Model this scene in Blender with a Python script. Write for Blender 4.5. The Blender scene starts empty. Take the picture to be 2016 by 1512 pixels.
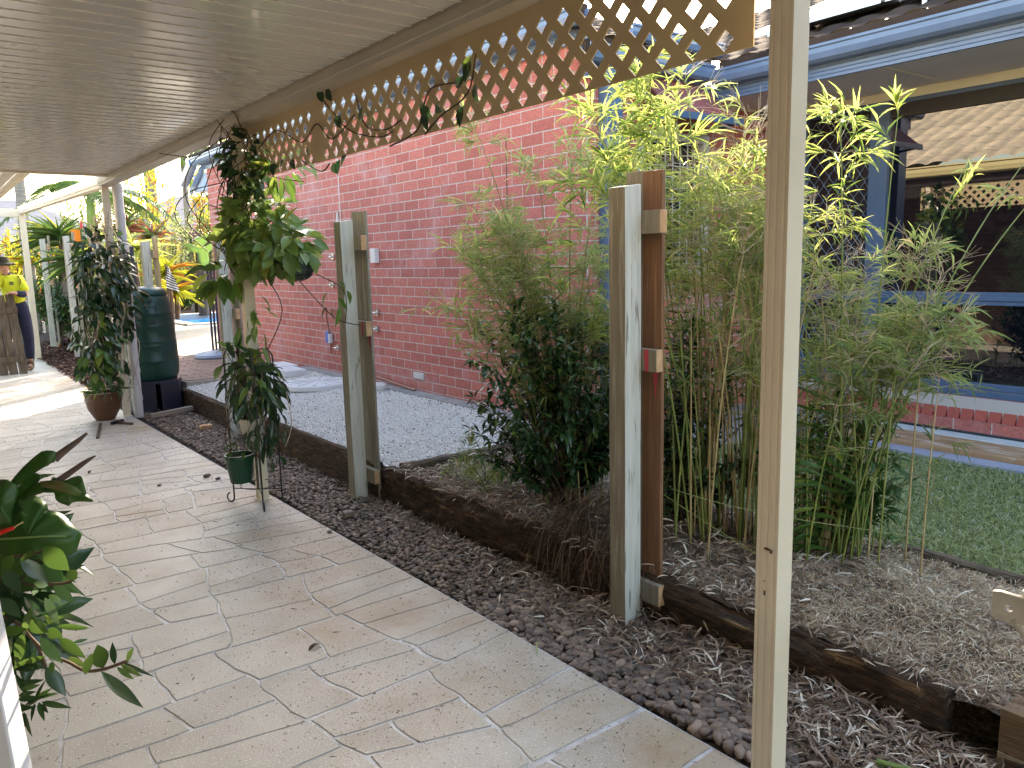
import bpy, math, random
import numpy as np
from mathutils import Matrix, Vector, noise as mnoise
R = math.radians
rng = np.random.default_rng(7)
random.seed(7)
scn = bpy.context.scene
COL = scn.collection

# ------------------------------------------------------------------ camera, sky, sun, exposure
EYE = Vector((0, 0, 1.45))
PITCH, ROLL, YAW = R(8.80), R(-1.31), R(37.2)
F = Vector((math.sin(YAW), math.cos(YAW), 0)); RT = Vector((math.cos(YAW), -math.sin(YAW), 0)); ZZ = Vector((0, 0, 1))
fw = F * math.cos(PITCH) - ZZ * math.sin(PITCH)
up0 = RT.cross(fw)
cr = RT * math.cos(ROLL) + up0 * math.sin(ROLL); cu = -RT * math.sin(ROLL) + up0 * math.cos(ROLL)
cam = bpy.data.cameras.new("camera"); cam.sensor_width = 36; cam.lens = 1565 / 2016 * 36; cam.clip_end = 2000; cam.clip_start = .02
camo = bpy.data.objects.new("camera", cam); COL.objects.link(camo)
camo.matrix_world = Matrix(((cr.x, cu.x, -fw.x, EYE.x), (cr.y, cu.y, -fw.y, EYE.y), (cr.z, cu.z, -fw.z, EYE.z), (0, 0, 0, 1)))
scn.camera = camo
SUN_AZ, SUN_EL = R(45), R(27)
w = bpy.data.worlds.new("World"); scn.world = w; w.use_nodes = True
nt = w.node_tree; bg = nt.nodes["Background"]
sky = nt.nodes.new("ShaderNodeTexSky"); sky.sky_type = 'NISHITA'; sky.sun_disc = False
sky.sun_elevation = SUN_EL; sky.sun_rotation = SUN_AZ; sky.air_density = 1.3; sky.dust_density = 2.5
nt.links.new(sky.outputs[0], bg.inputs[0]); bg.inputs[1].default_value = 0.15
sl = bpy.data.lights.new("sun", 'SUN'); sl.energy = 3.0; sl.angle = R(.5); sl.color = (1, .87, .69)
so = bpy.data.objects.new("sun", sl); COL.objects.link(so)
sd = Vector((math.cos(SUN_EL) * math.sin(SUN_AZ), math.cos(SUN_EL) * math.cos(SUN_AZ), math.sin(SUN_EL)))
so.rotation_euler = (-sd).to_track_quat('-Z', 'Y').to_euler()
scn.view_settings.view_transform = 'Standard'; scn.view_settings.look = 'None'
scn.view_settings.exposure = 2.75; scn.view_settings.gamma = 1
try:
    scn.view_settings.use_white_balance = True; scn.view_settings.white_balance_temperature = 7000; scn.view_settings.white_balance_tint = 12
except Exception: pass
scn.cycles.max_bounces = 8; scn.cycles.diffuse_bounces = 5; scn.cycles.glossy_bounces = 4
scn.cycles.transparent_max_bounces = 8; scn.cycles.use_denoising = True
scn.cycles.sample_clamp_indirect = 6

# ------------------------------------------------------------------ materials
MATS = {}
def mat(name, c1, c2=None, rough=.6, scale=8., stretch=(1, 1, 1), detail=4., lo=.35, hi=.65, bump=0., bscale=None, metal=0., spec=.5,
        island=0., c3=None, s3=3., l3=.5, h3=.6, rough2=None, bdist=.01):
    if name in MATS: return MATS[name]
    m = bpy.data.materials.new(name); m.use_nodes = True; n = m.node_tree.nodes; L = m.node_tree.links
    p = n["Principled BSDF"]; p.inputs["Roughness"].default_value = rough; p.inputs["Metallic"].default_value = metal
    p.inputs["Specular IOR Level"].default_value = spec
    geo = n.new("ShaderNodeNewGeometry"); mp = n.new("ShaderNodeMapping"); mp.inputs["Scale"].default_value = stretch
    L.new(geo.outputs["Position"], mp.inputs["Vector"])
    def nz(s, d=detail, seed=0.):
        t = n.new("ShaderNodeTexNoise"); t.inputs["Scale"].default_value = s; t.inputs["Detail"].default_value = d
        L.new(mp.outputs[0], t.inputs["Vector"]); return t
    def mix(f, a, b):
        x = n.new("ShaderNodeMix"); x.data_type = 'RGBA'
        for i, v in ((0, f), (6, a), (7, b)):
            if isinstance(v, bpy.types.NodeSocket): L.new(v, x.inputs[i])
            else: x.inputs[i].default_value = v if i == 0 else (*v, 1)
        return x.outputs[2]
    def ramp(s, a, b):
        r = n.new("ShaderNodeMapRange"); r.inputs["From Min"].default_value = a; r.inputs["From Max"].default_value = b
        L.new(s, r.inputs["Value"]); return r.outputs[0]
    col = c1
    if c2 is not None:
        f = ramp(nz(scale).outputs["Fac"], lo, hi)
        if island:
            mm = n.new("ShaderNodeMath"); mm.operation = 'MULTIPLY_ADD'; L.new(geo.outputs["Random Per Island"], mm.inputs[0])
            mm.inputs[1].default_value = island; 
            m2 = n.new("ShaderNodeMath"); m2.operation = 'MULTIPLY'; L.new(f, m2.inputs[0]); m2.inputs[1].default_value = 1 - island
            L.new(m2.outputs[0], mm.inputs[2]); f = mm.outputs[0]
        col = mix(f, c1, c2)
        if rough2 is not None:
            rr = n.new("ShaderNodeMapRange"); L.new(f, rr.inputs["Value"]); rr.inputs["To Min"].default_value = rough; rr.inputs["To Max"].default_value = rough2
            L.new(rr.outputs[0], p.inputs["Roughness"])
    if c3 is not None:
        if island:
            wn = n.new("ShaderNodeTexWhiteNoise"); wn.noise_dimensions = '1D'; L.new(geo.outputs["Random Per Island"], wn.inputs["W"])
            f3 = ramp(wn.outputs["Value"], l3, h3)
        if island and s3 > 100: f3 = ramp(nz(s3, 5).outputs["Fac"], l3, h3)
        elif not island: f3 = ramp(nz(s3, 5).outputs["Fac"], l3, h3)
        col = mix(f3, col, c3)
    if isinstance(col, bpy.types.NodeSocket): L.new(col, p.inputs["Base Color"])
    else: p.inputs["Base Color"].default_value = (*col, 1)
    if bump:
        b = n.new("ShaderNodeBump"); b.inputs["Strength"].default_value = bump; b.inputs["Distance"].default_value = bdist
        L.new(nz(bscale or scale * 4, 6).outputs["Fac"], b.inputs["Height"]); L.new(b.outputs[0], p.inputs["Normal"])
    MATS[name] = m
    return m

def leafmat(name, c1, c2, c3=None, l3=.85, h3=.9, rough=.35, trans=.35, tcol=None, spec=.5):
    m = mat(name, c1, c2, rough=rough, island=.85, scale=20, c3=c3, l3=l3, h3=h3, spec=spec)
    n = m.node_tree.nodes; L = m.node_tree.links; p = n["Principled BSDF"]; out = n["Material Output"]
    src = p.inputs["Base Color"].links[0].from_socket
    tr = n.new("ShaderNodeBsdfTranslucent"); hs = n.new("ShaderNodeHueSaturation"); hs.inputs["Hue"].default_value = .48
    hs.inputs["Saturation"].default_value = 1.0; hs.inputs["Value"].default_value = 1.35; L.new(src, hs.inputs["Color"]); L.new(hs.outputs[0], tr.inputs[0])
    ms = n.new("ShaderNodeMixShader"); ms.inputs[0].default_value = trans
    L.new(p.outputs[0], ms.inputs[1]); L.new(tr.outputs[0], ms.inputs[2]); L.new(ms.outputs[0], out.inputs[0])
    return m

CREAM = mat("cream_steel", (.80, .71, .55), (.73, .64, .48), rough=.38, scale=3, bump=.05, bscale=60)
CEIL = mat("ceiling_panel_white", (.62, .61, .58), (.55, .54, .51), rough=.11, scale=1.2, bump=.03, bscale=2.5, bdist=.02, rough2=.3)
GAP = mat("shadow_gap", (.05, .045, .04), rough=.9)
LATT = mat("lattice_cream", (.53, .42, .245), (.47, .365, .21), rough=.5, scale=5, bump=.05)
BLUE = mat("blue_steel", (.085, .15, .26), (.07, .125, .22), rough=.3, scale=4)
BLUEL = mat("blue_gutter_steel", (.15, .225, .36), (.12, .185, .31), rough=.22, scale=4, spec=.6)
NAVY = mat("navy_steel", (.03, .035, .07), rough=.4)
SOFF = mat("soffit_paint", (.82, .78, .72), (.76, .72, .66), rough=.6, scale=2)
TRIM = mat("cream_trim", (.82, .76, .56), rough=.5)
WHITEP = mat("peeling_white_paint", (.62, .63, .58), (.50, .51, .46), rough=.65, scale=6, stretch=(8, 8, .6), c3=(.22, .2, .16), s3=9, l3=.60, h3=.66, bump=.35, bscale=14, bdist=.006)
GREYW = mat("weathered_and_shaded_grey_paint", (.30, .28, .22), (.22, .20, .155), rough=.8, scale=7, stretch=(8, 8, .6), c3=(.42, .40, .33), s3=6, l3=.56, h3=.68, bump=.4, bscale=20, bdist=.006)
BROWNW = mat("reddish_brown_timber", (.25, .125, .06), (.16, .075, .036), rough=.6, scale=9, stretch=(9, 9, .5), c3=(.34, .19, .10), s3=5, l3=.64, h3=.72, bump=.2, bscale=20)
RAWW = mat("raw_cut_timber", (.62, .40, .22), (.5, .28, .14), rough=.8, scale=25, bump=.4, bscale=80)
DARKW = mat("rotting_dark_sleeper", (.095, .055, .032), (.030, .018, .011), rough=.95, scale=14, stretch=(6, .7, 4), c3=(.30, .19, .10), s3=4, l3=.62, h3=.72, bump=1., bscale=14, bdist=.03, detail=8)
SLEEP2 = mat("grey_brown_sleeper", (.15, .115, .08), (.08, .06, .042), rough=.95, scale=10, stretch=(1, 1, 5), bump=.8, bscale=20, bdist=.02, detail=8)
FENCEW = mat("old_fence_timber", (.14, .105, .07), (.075, .052, .033), rough=.9, scale=5, stretch=(6, 6, .6), bump=.5, bscale=30)
SOIL = mat("dark_soil", (.085, .06, .042), (.045, .03, .022), rough=1, scale=6, bump=.8, bscale=30, bdist=.03)
CONC = mat("pale_concrete", (.60, .62, .64), (.72, .73, .74), rough=.85, scale=5, bump=.2, bscale=60)
DECKC = mat("pool_deck_concrete", (.42, .38, .32), (.36, .33, .28), rough=.9, scale=2, bump=.1, bscale=60)
IRON = mat("black_wire", (.012, .012, .014), rough=.4)
PVC = mat("white_pvc", (.68, .68, .68), (.58, .58, .58), rough=.35, scale=6)
CHROME = mat("metal_tap", (.6, .6, .58), rough=.3, metal=1)
COPPER = mat("copper_pipe", (.28, .12, .08), rough=.5, metal=.5)
GREENP = mat("dark_green_plastic", (.006, .052, .037), (.004, .040, .030), rough=.36, scale=2, bump=.04, bscale=200, spec=.45)
BLACKP = mat("blue_black_plastic", (.010, .011, .026), rough=.45)
TERRA = mat("brown_glazed_pot", (.13, .058, .026), (.085, .036, .018), rough=.4, scale=6)

def brickmat(name, face, face2, mortar, axis, z0, y0=0., glare=.0, bw=.25, rh=.086, vert=False):
    m = bpy.data.materials.new(name); m.use_nodes = True; n = m.node_tree.nodes; L = m.node_tree.links; p = n["Principled BSDF"]
    geo = n.new("ShaderNodeNewGeometry"); sp = n.new("ShaderNodeSeparateXYZ"); L.new(geo.outputs["Position"], sp.inputs[0])
    cb = n.new("ShaderNodeCombineXYZ"); a = n.new("ShaderNodeMath"); a.operation = 'ADD'; a.inputs[1].default_value = 40 + y0
    b = n.new("ShaderNodeMath"); b.operation = 'ADD'; b.inputs[1].default_value = rh * 20 - z0
    L.new(sp.outputs[axis], a.inputs[0]); L.new(sp.outputs[2], b.inputs[0]); L.new(a.outputs[0], cb.inputs[0]); L.new(b.outputs[0], cb.inputs[1])
    t = n.new("ShaderNodeTexBrick"); t.inputs["Scale"].default_value = 1; t.inputs["Brick Width"].default_value = bw; t.inputs["Row Height"].default_value = rh
    t.inputs["Mortar Size"].default_value = .0045; t.inputs["Mortar Smooth"].default_value = .25; t.offset = .5 if not vert else 0.
    t.inputs["Color1"].default_value = (*face, 1); t.inputs["Color2"].default_value = (*face2, 1); t.inputs["Mortar"].default_value = (*mortar, 1)
    t.inputs["Bias"].default_value = -.1
    wb = n.new("ShaderNodeTexNoise"); wb.inputs["Scale"].default_value = 7; wb.inputs["Detail"].default_value = 3; L.new(geo.outputs["Position"], wb.inputs["Vector"])
    ws = n.new("ShaderNodeVectorMath"); ws.operation = 'MULTIPLY_ADD'; ws.inputs[1].default_value = (.010, .006, 0); L.new(wb.outputs["Color"], ws.inputs[0]); L.new(cb.outputs[0], ws.inputs[2]); L.new(ws.outputs[0], t.inputs["Vector"])
    nz = n.new("ShaderNodeTexNoise"); nz.inputs["Scale"].default_value = 90; nz.inputs["Detail"].default_value = 3; L.new(geo.outputs["Position"], nz.inputs["Vector"])
    n2 = n.new("ShaderNodeTexNoise"); n2.inputs["Scale"].default_value = 1.6; n2.inputs["Detail"].default_value = 7; n2.inputs["Roughness"].default_value = .65; L.new(geo.outputs["Position"], n2.inputs["Vector"])
    hsv = n.new("ShaderNodeHueSaturation"); r1 = n.new("ShaderNodeMapRange"); r1.inputs[1].default_value = .3; r1.inputs[2].default_value = .7; r1.inputs[3].default_value = .72; r1.inputs[4].default_value = 1.28
    L.new(nz.outputs[0], r1.inputs[0]); L.new(r1.outputs[0], hsv.inputs["Value"]); L.new(t.outputs["Color"], hsv.inputs["Color"])
    mx = n.new("ShaderNodeMix"); mx.data_type = 'RGBA'; mx.inputs[7].default_value = (.62, .42, .44, 1)
    r2 = n.new("ShaderNodeMapRange"); r2.inputs[1].default_value = .54; r2.inputs[2].default_value = .74; r2.inputs[3].default_value = 0; r2.inputs[4].default_value = .5
    L.new(n2.outputs[0], r2.inputs[0]); L.new(r2.outputs[0], mx.inputs[0]); L.new(hsv.outputs[0], mx.inputs[6]); L.new(mx.outputs[2], p.inputs["Base Color"])
    p.inputs["Roughness"].default_value = .8
    bp = n.new("ShaderNodeBump"); bp.inputs["Strength"].default_value = .7; bp.inputs["Distance"].default_value = .006; bp.invert = True
    L.new(t.outputs["Fac"], bp.inputs["Height"])
    b2 = n.new("ShaderNodeBump"); b2.inputs["Strength"].default_value = .35; b2.inputs["Distance"].default_value = .003; L.new(nz.outputs[0], b2.inputs["Height"]); L.new(bp.outputs[0], b2.inputs["Normal"])
    L.new(b2.outputs[0], p.inputs["Normal"])
    return m
BR_Y = brickmat("red_brick", (.50, .155, .125), (.385, .108, .088), (.52, .48, .45), 1, .29)
BR_X = brickmat("red_brick_return", (.50, .155, .11), (.38, .105, .078), (.48, .43, .38), 0, .29)

# ------------------------------------------------------------------ mesh helpers
class MB:
    def __init__(s): s.v = []; s.f = []; s.m = []; s.cur = 0
    def add(s, vs, fs):
        b = len(s.v); s.v += [tuple(v) for v in vs]; s.f += [tuple(i + b for i in f) for f in fs]; s.m += [s.cur] * len(fs); return s
    def box(s, x0, x1, y0, y1, z0, z1):
        return s.add([(x0, y0, z0), (x1, y0, z0), (x1, y1, z0), (x0, y1, z0), (x0, y0, z1), (x1, y0, z1), (x1, y1, z1), (x0, y1, z1)],
              [(0, 3, 2, 1), (4, 5, 6, 7), (0, 1, 5, 4), (1, 2, 6, 5), (2, 3, 7, 6), (3, 0, 4, 7)])
    def bar(s, p, q, a, b, up=(0, 0, 1)):
        p = Vector(p); q = Vector(q); d = (q - p).normalized(); sx = d.cross(Vector(up))
        if sx.length < 1e-4: sx = d.cross(Vector((1, 0, 0)))
        sx.normalize(); u = sx.cross(d); vs = []
        for c in (p, q):
            for i, j in ((-1, -1), (1, -1), (1, 1), (-1, 1)): vs.append(c + sx * i * a / 2 + u * j * b / 2)
        return s.add(vs, [(0, 1, 2, 3), (7, 6, 5, 4), (0, 4, 5, 1), (1, 5, 6, 2), (2, 6, 7, 3), (3, 7, 4, 0)])
    def tube(s, pts, r, n=6, cap=True):
        pts = [Vector(p) for p in pts]; k = len(pts)
        rs = r if hasattr(r, '__len__') else [r] * k
        vs = []; ref = None
        for i, p in enumerate(pts):
            d = (pts[min(i + 1, k - 1)] - pts[max(i - 1, 0)])
            d = d.normalized() if d.length > 1e-9 else Vector((0, 0, 1))
            if ref is None: ref = Vector((1, 0, 0)) if abs(d.x) < .8 else Vector((0, 1, 0))
            a = (ref - d * ref.dot(d)).normalized(); ref = a; b = d.cross(a)
            for j in range(n):
                t = 2 * math.pi * j / n; vs.append(p + (a * math.cos(t) + b * math.sin(t)) * rs[i])
        fs = [(i * n + j, i * n + (j + 1) % n, (i + 1) * n + (j + 1) % n, (i + 1) * n + j) for i in range(k - 1) for j in range(n)]
        if cap: fs += [tuple(range(n))[::-1], tuple((k - 1) * n + j for j in range(n))]
        return s.add(vs, fs)
    def lathe(s, prof, c, n=32, cap=True):
        vs = []; k = len(prof)
        for r, z in prof:
            for j in range(n):
                t = 2 * math.pi * j / n; vs.append((c[0] + r * math.cos(t), c[1] + r * math.sin(t), c[2] + z))
        fs = [(i * n + j, i * n + (j + 1) % n, (i + 1) * n + (j + 1) % n, (i + 1) * n + j) for i in range(k - 1) for j in range(n)]
        if cap: fs += [tuple(range(n))[::-1], tuple((k - 1) * n + j for j in range(n))]
        return s.add(vs, fs)
    def sweep(s, prof, p, q, up=(0, 0, 1)):   # extrude a 2-D profile (side, up) from p to q
        p = Vector(p); q = Vector(q); d = (q - p).normalized(); sx = d.cross(Vector(up)).normalized(); u = sx.cross(d); k = len(prof)
        vs = [c + sx * a + u * b for c in (p, q) for a, b in prof]
        return s.add(vs, [(i, (i + 1) % k, k + (i + 1) % k, k + i) for i in range(k)] + [tuple(range(k))[::-1], tuple(range(k, 2 * k))])
    def build(s, name, m, parent=None, bevel=0., smooth=False, **kw):
        return link_mesh(name, np.array(s.v, float), s.f, m, parent, bevel, smooth, s.m if max(s.m, default=0) > 0 else None, **kw)

def world_loc(o):
    v = Vector((0, 0, 0))
    while o is not None: v += o.location; o = o.parent
    return v
def tag(o, label=None, cat=None, group=None, kind=None):
    if label: o['label'] = label
    if cat: o['category'] = cat
    if group: o['group'] = group
    if kind: o['kind'] = kind
    return o
def link_mesh(name, V, Fc, m, parent=None, bevel=0., smooth=False, mi=None, label=None, cat=None, group=None, kind=None):
    me = bpy.data.meshes.new(name)
    off = np.array(world_loc(parent)) if parent is not None else np.zeros(3)
    V = np.asarray(V, float) - off
    if isinstance(Fc, np.ndarray):
        nf, k = Fc.shape
        me.vertices.add(len(V)); me.vertices.foreach_set("co", V.astype(np.float32).ravel())
        me.loops.add(nf * k); me.loops.foreach_set("vertex_index", Fc.astype(np.int32).ravel())
        me.polygons.add(nf); me.polygons.foreach_set("loop_start", np.arange(0, nf * k, k, dtype=np.int32))
        try: me.polygons.foreach_set("loop_total", np.full(nf, k, dtype=np.int32))
        except Exception: pass
        me.update(calc_edges=True)
    else: me.from_pydata(V.tolist(), [], Fc)
    for x in (m if isinstance(m, (list, tuple)) else [m]): me.materials.append(x)
    if mi is not None: me.polygons.foreach_set("material_index", np.array(mi, dtype=np.int32))
    if smooth: me.polygons.foreach_set("use_smooth", np.ones(len(me.polygons), dtype=bool))
    o = bpy.data.objects.new(name, me); COL.objects.link(o)
    if parent is not None: o.parent = parent
    if bevel:
        b = o.modifiers.new("bevel", 'BEVEL'); b.width = bevel; b.segments = 2; b.limit_method = 'ANGLE'
    return tag(o, label, cat, group, kind)
def thing(name, loc, label, cat, group=None):
    o = bpy.data.objects.new(name, None); COL.objects.link(o); o.location = loc; o.empty_display_size = .1
    return tag(o, label, cat, group)
def struct(name, mb, m, **k): return mb.build(name, m, kind='structure', **k)
def dup(o, loc, label, rz=0.):
    c = o.copy(); COL.objects.link(c); c.location = loc; c['label'] = label; c.rotation_euler.z = rz
    for ch in o.children:
        d = ch.copy(); COL.objects.link(d); d.parent = c
        for g in ch.children:
            e = g.copy(); COL.objects.link(e); e.parent = d
    return c

# leaf templates: length along +x, unit width
def leaf_t(n=4, p=.8, fold=.18, droop=.25, wmax=.5, base=.0):
    V = []; 
    for i in range(n + 1):
        t = i / n; wd = max(math.sin(math.pi * min(1, (t + base) / (1 + base)) ** p), .02) * wmax
        z = -droop * t * t
        V += [(t, -wd, z + fold * wd), (t, 0, z), (t, wd, z + fold * wd)]
    Fq = []
    for i in range(n):
        a = i * 3; Fq += [(a, a + 3, a + 4, a + 1), (a + 1, a + 4, a + 5, a + 2)]
    return np.array(V), np.array(Fq)
def strip_t(n=2, curl=.2, w=.5):
    V = []; Fq = []
    for i in range(n + 1):
        t = i / n; wd = w * (1 if 0 < i < n else .25); V += [(t, -wd, curl * math.sin(math.pi * t)), (t, wd, curl * math.sin(math.pi * t))]
    for i in range(n): a = 2 * i; Fq.append((a, a + 2, a + 3, a + 1))
    return np.array(V), np.array(Fq)
def ico_t(sub=1, jitter=.1, seed=1):
    import bmesh
    bm = bmesh.new(); bmesh.ops.create_icosphere(bm, subdivisions=sub, radius=1)
    V = np.array([v.co[:] for v in bm.verts]); Fq = np.array([[v.index for v in f.verts] for f in bm.faces]); bm.free()
    return V * (1 + np.random.default_rng(seed).normal(0, jitter, (len(V), 1))), Fq
def rotm(dirs, roll=None, upv=None):
    d = np.asarray(dirs, float); d /= np.linalg.norm(d, axis=1, keepdims=True) + 1e-9
    u = np.tile([0, 0, 1.], (len(d), 1)) if upv is None else upv
    s = np.cross(u, d); ln = np.linalg.norm(s, axis=1, keepdims=True); s = np.where(ln > 1e-3, s / (ln + 1e-9), [1., 0, 0]); u = np.cross(d, s)
    if roll is not None:
        c, q = np.cos(roll)[:, None], np.sin(roll)[:, None]; s, u = s * c + u * q, -s * q + u * c
    return np.stack([d, s, u], axis=2)      # columns
def scatter(T, pos, rot, scl):
    V0, F0 = T; n = len(pos); scl = np.asarray(scl, float)
    if scl.ndim == 1: scl = np.repeat(scl[:, None], 3, 1)
    V = np.einsum('nij,nvj->nvi', rot, V0[None] * scl[:, None, :]) + np.asarray(pos)[:, None, :]
    Fc = F0[None] + (np.arange(n) * len(V0))[:, None, None]
    return V.reshape(-1, 3), Fc.reshape(-1, F0.shape[1])
def merge(parts):
    Vs, Fs, b = [], [], 0
    for V, Fq in parts: Vs.append(V); Fs.append(Fq + b); b += len(V)
    return np.vstack(Vs), np.vstack(Fs)
def randdir(n, zlo=-1, zhi=1):
    a = rng.uniform(0, 2 * np.pi, n); z = rng.uniform(zlo, zhi, n); r = np.sqrt(1 - z * z); return np.stack([r * np.cos(a), r * np.sin(a), z], 1)
def bez(ps, n):
    ps = [Vector(p) for p in ps]; out = []
    for i in range(n + 1):
        t = i / n; q = ps[:]
        while len(q) > 1: q = [q[j].lerp(q[j + 1], t) for j in range(len(q) - 1)]
        out.append(q[0])
    return out
def catmull(ps, n=6):
    ps = [Vector(p) for p in ps]; P = [ps[0]] + ps + [ps[-1]]; out = []
    for i in range(1, len(P) - 2):
        for k in range(n):
            t = k / n; a, b, c, d = P[i - 1], P[i], P[i + 1], P[i + 2]
            out.append(.5 * ((2 * b) + (c - a) * t + (2 * a - 5 * b + 4 * c - d) * t * t + (3 * b - a - 3 * c + d) * t ** 3))
    return out + [ps[-1]]

# ------------------------------------------------------------------ ground, paving, beds
def ground_sheet():
    mb = MB(); mb.add([(-300, -300, -.12), (300, -300, -.12), (300, 300, -.12), (-300, 300, -.12)], [(0, 1, 2, 3)])
    struct("ground", mb, SOIL)
ground_sheet()
TILE = mat("stencilled_paving", (.56, .53, .47), (.42, .39, .34), island=.35, rough=.36, scale=3.5, detail=6, lo=.3, hi=.7, c3=(.72, .70, .64), s3=130, l3=.58, h3=.68, bump=.5, bscale=160, bdist=.004, rough2=.58)
def stain(m):
    n = m.node_tree.nodes; L = m.node_tree.links; p = n["Principled BSDF"]; src = p.inputs["Base Color"].links[0].from_socket
    geo = n.new("ShaderNodeNewGeometry"); sx = n.new("ShaderNodeSeparateXYZ"); L.new(geo.outputs["Position"], sx.inputs[0])
    nz = n.new("ShaderNodeTexNoise"); nz.inputs["Scale"].default_value = 1.1; nz.inputs["Detail"].default_value = 8; nz.inputs["Roughness"].default_value = .7
    L.new(geo.outputs["Position"], nz.inputs["Vector"])
    a = n.new("ShaderNodeMath"); a.operation = 'MULTIPLY_ADD'; a.inputs[1].default_value = .15; a.inputs[2].default_value = -.10; L.new(sx.outputs[0], a.inputs[0])
    b = n.new("ShaderNodeMath"); b.operation = 'ADD'; L.new(a.outputs[0], b.inputs[0]); L.new(nz.outputs["Fac"], b.inputs[1])
    r = n.new("ShaderNodeMapRange"); r.inputs[1].default_value = .56; r.inputs[2].default_value = .80; r.inputs[4].default_value = .8; L.new(b.outputs[0], r.inputs[0])
    mx = n.new("ShaderNodeMix"); mx.data_type = 'RGBA'; mx.inputs[7].default_value = (.36, .25, .13, 1); L.new(r.outputs[0], mx.inputs[0]); L.new(src, mx.inputs[6])
    L.new(mx.outputs[2], p.inputs["Base Color"])
stain(TILE)
GROUT = mat("pale_grout", (.62, .63, .64), (.42, .42, .42), rough=.5, scale=9, lo=.4, hi=.62, c3=(.2, .18, .15), s3=60, l3=.64, h3=.72, bump=.2, bscale=150, bdist=.003)
def xedge(y): return 1.795 - .0105 * y if y < 9 else 1.70 + (.05 * min(1, (y - 9) / 3))
def warp(x, y):
    q = Vector((x * 2.3, y * 2.3, 3.1)); a = mnoise.noise(q) * .05 + mnoise.noise(q * 3.1) * .022 + mnoise.noise(q * 8) * .006
    b = mnoise.noise(Vector((x * 1.3, y * 1.3, 9.7))) * .035 + mnoise.noise(q * 2.7 + Vector((5, 5, 5))) * .010
    return x + a, y + b
def build_paving():
    quads = []
    def lp(p, q, t): return (p[0] + (q[0] - p[0]) * t, p[1] + (q[1] - p[1]) * t)
    def split(q, d=0):
        A, B, C, D = q; wx = (B[0] - A[0] + C[0] - D[0]) / 2; wy = (D[1] - A[1] + C[1] - B[1]) / 2; right = B[0] > 1.79
        if wx <= .50 and wy <= .36 and d > 0 and (wx * wy < .075 or random.random() < .6): quads.append(q); return
        if wx > wy * 1.3 and wx > .34 and not (right and wx < .6):
            t = random.uniform(.38, .62); k = random.uniform(-.06, .06) if d > 1 else 0; P, Q = lp(A, B, t + k), lp(D, C, t - k); split((A, P, Q, D), d + 1); split((P, B, C, Q), d + 1)
        elif wy > .25:
            t = random.uniform(.36, .64); k = random.uniform(-.10, .10) if d > 2 else 0; P, Q = lp(A, D, t + k), lp(B, C, t - k); split((A, B, Q, P), d + 1); split((P, Q, C, D), d + 1)
        else: quads.append(q)
    ys = [-2.5, 1.665, 4.93, 8.25, 11.6, 15.2]
    for a, b in zip(ys, ys[1:]): split(((-1.7, a + .006), (1.80, a + .006), (1.80, b - .006), (-1.7, b - .006)))
    mb = MB()
    for q in quads:
        n4 = []; gs = [random.choice((.0022, .003, .004, .007)) for _ in range(4)]
        L4 = []
        for i in range(4):
            p, r = q[i], q[(i + 1) % 4]; dx, dy = r[0] - p[0], r[1] - p[1]; l = math.hypot(dx, dy); nx_, ny_ = -dy / l, dx / l; g = gs[i]; L4.append(((p[0] + nx_ * g, p[1] + ny_ * g), (dx / l, dy / l)))
        for i in range(4):
            (p, u), (r, v) = L4[i - 1], L4[i]; det = u[0] * -v[1] + v[0] * u[1]
            k = ((r[0] - p[0]) * -v[1] + v[0] * (r[1] - p[1])) / det; n4.append((p[0] + u[0] * k, p[1] + u[1] * k))
        pts = []
        for i in range(4):
            p, r = n4[i], n4[(i + 1) % 4]; m_ = max(2, int(math.hypot(r[0] - p[0], r[1] - p[1]) / .035))
            pts += [lp(p, r, j / m_) for j in range(m_)]
        P = []
        for px, py in pts:
            e_ = min(1, min(abs(y_ - py) for y_ in ys) / .12); a, b = warp(px, py); b = py + (b - py) * e_
            P.append((min(a, xedge(b) - .006) if px < 1.77 else xedge(b) - .006, b))
        # rounded worn corners
        n = len(P); P = [((P[i - 1][0] + 14 * P[i][0] + P[(i + 1) % n][0]) / 16, (P[i - 1][1] + 14 * P[i][1] + P[(i + 1) % n][1]) / 16) for i in range(n)]
        c = (sum(p[0] for p in P) / n, sum(p[1] for p in P) / n)
        def ins(p, d):
            dx, dy = c[0] - p[0], c[1] - p[1]; l = math.hypot(dx, dy) + 1e-6; return (p[0] + dx / l * d, p[1] + dy / l * d)
        zt = random.uniform(-.0006, .0006)
        v = [(*p, -.0035) for p in P] + [(*ins(p, .0035), zt) for p in P]
        mb.add(v, [(i, (i + 1) % n, n + (i + 1) % n, n + i) for i in range(n)] + [tuple(range(n, 2 * n))])
    mb.build("patio_paving", TILE, kind='structure')
    s = MB(); yy = [-2.5 + .5 * i for i in range(36)]
    for a, b in zip(yy, yy[1:]):
        s.add([(-1.72, a, -.004), (xedge(a), a, -.004), (xedge(b), b, -.004), (-1.72, b, -.004), (xedge(a) + .004, a, -.12), (xedge(b) + .004, b, -.12)], [(0, 1, 2, 3), (1, 4, 5, 2)])
    struct("patio_slab", s, GROUT)
build_paving()

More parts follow.
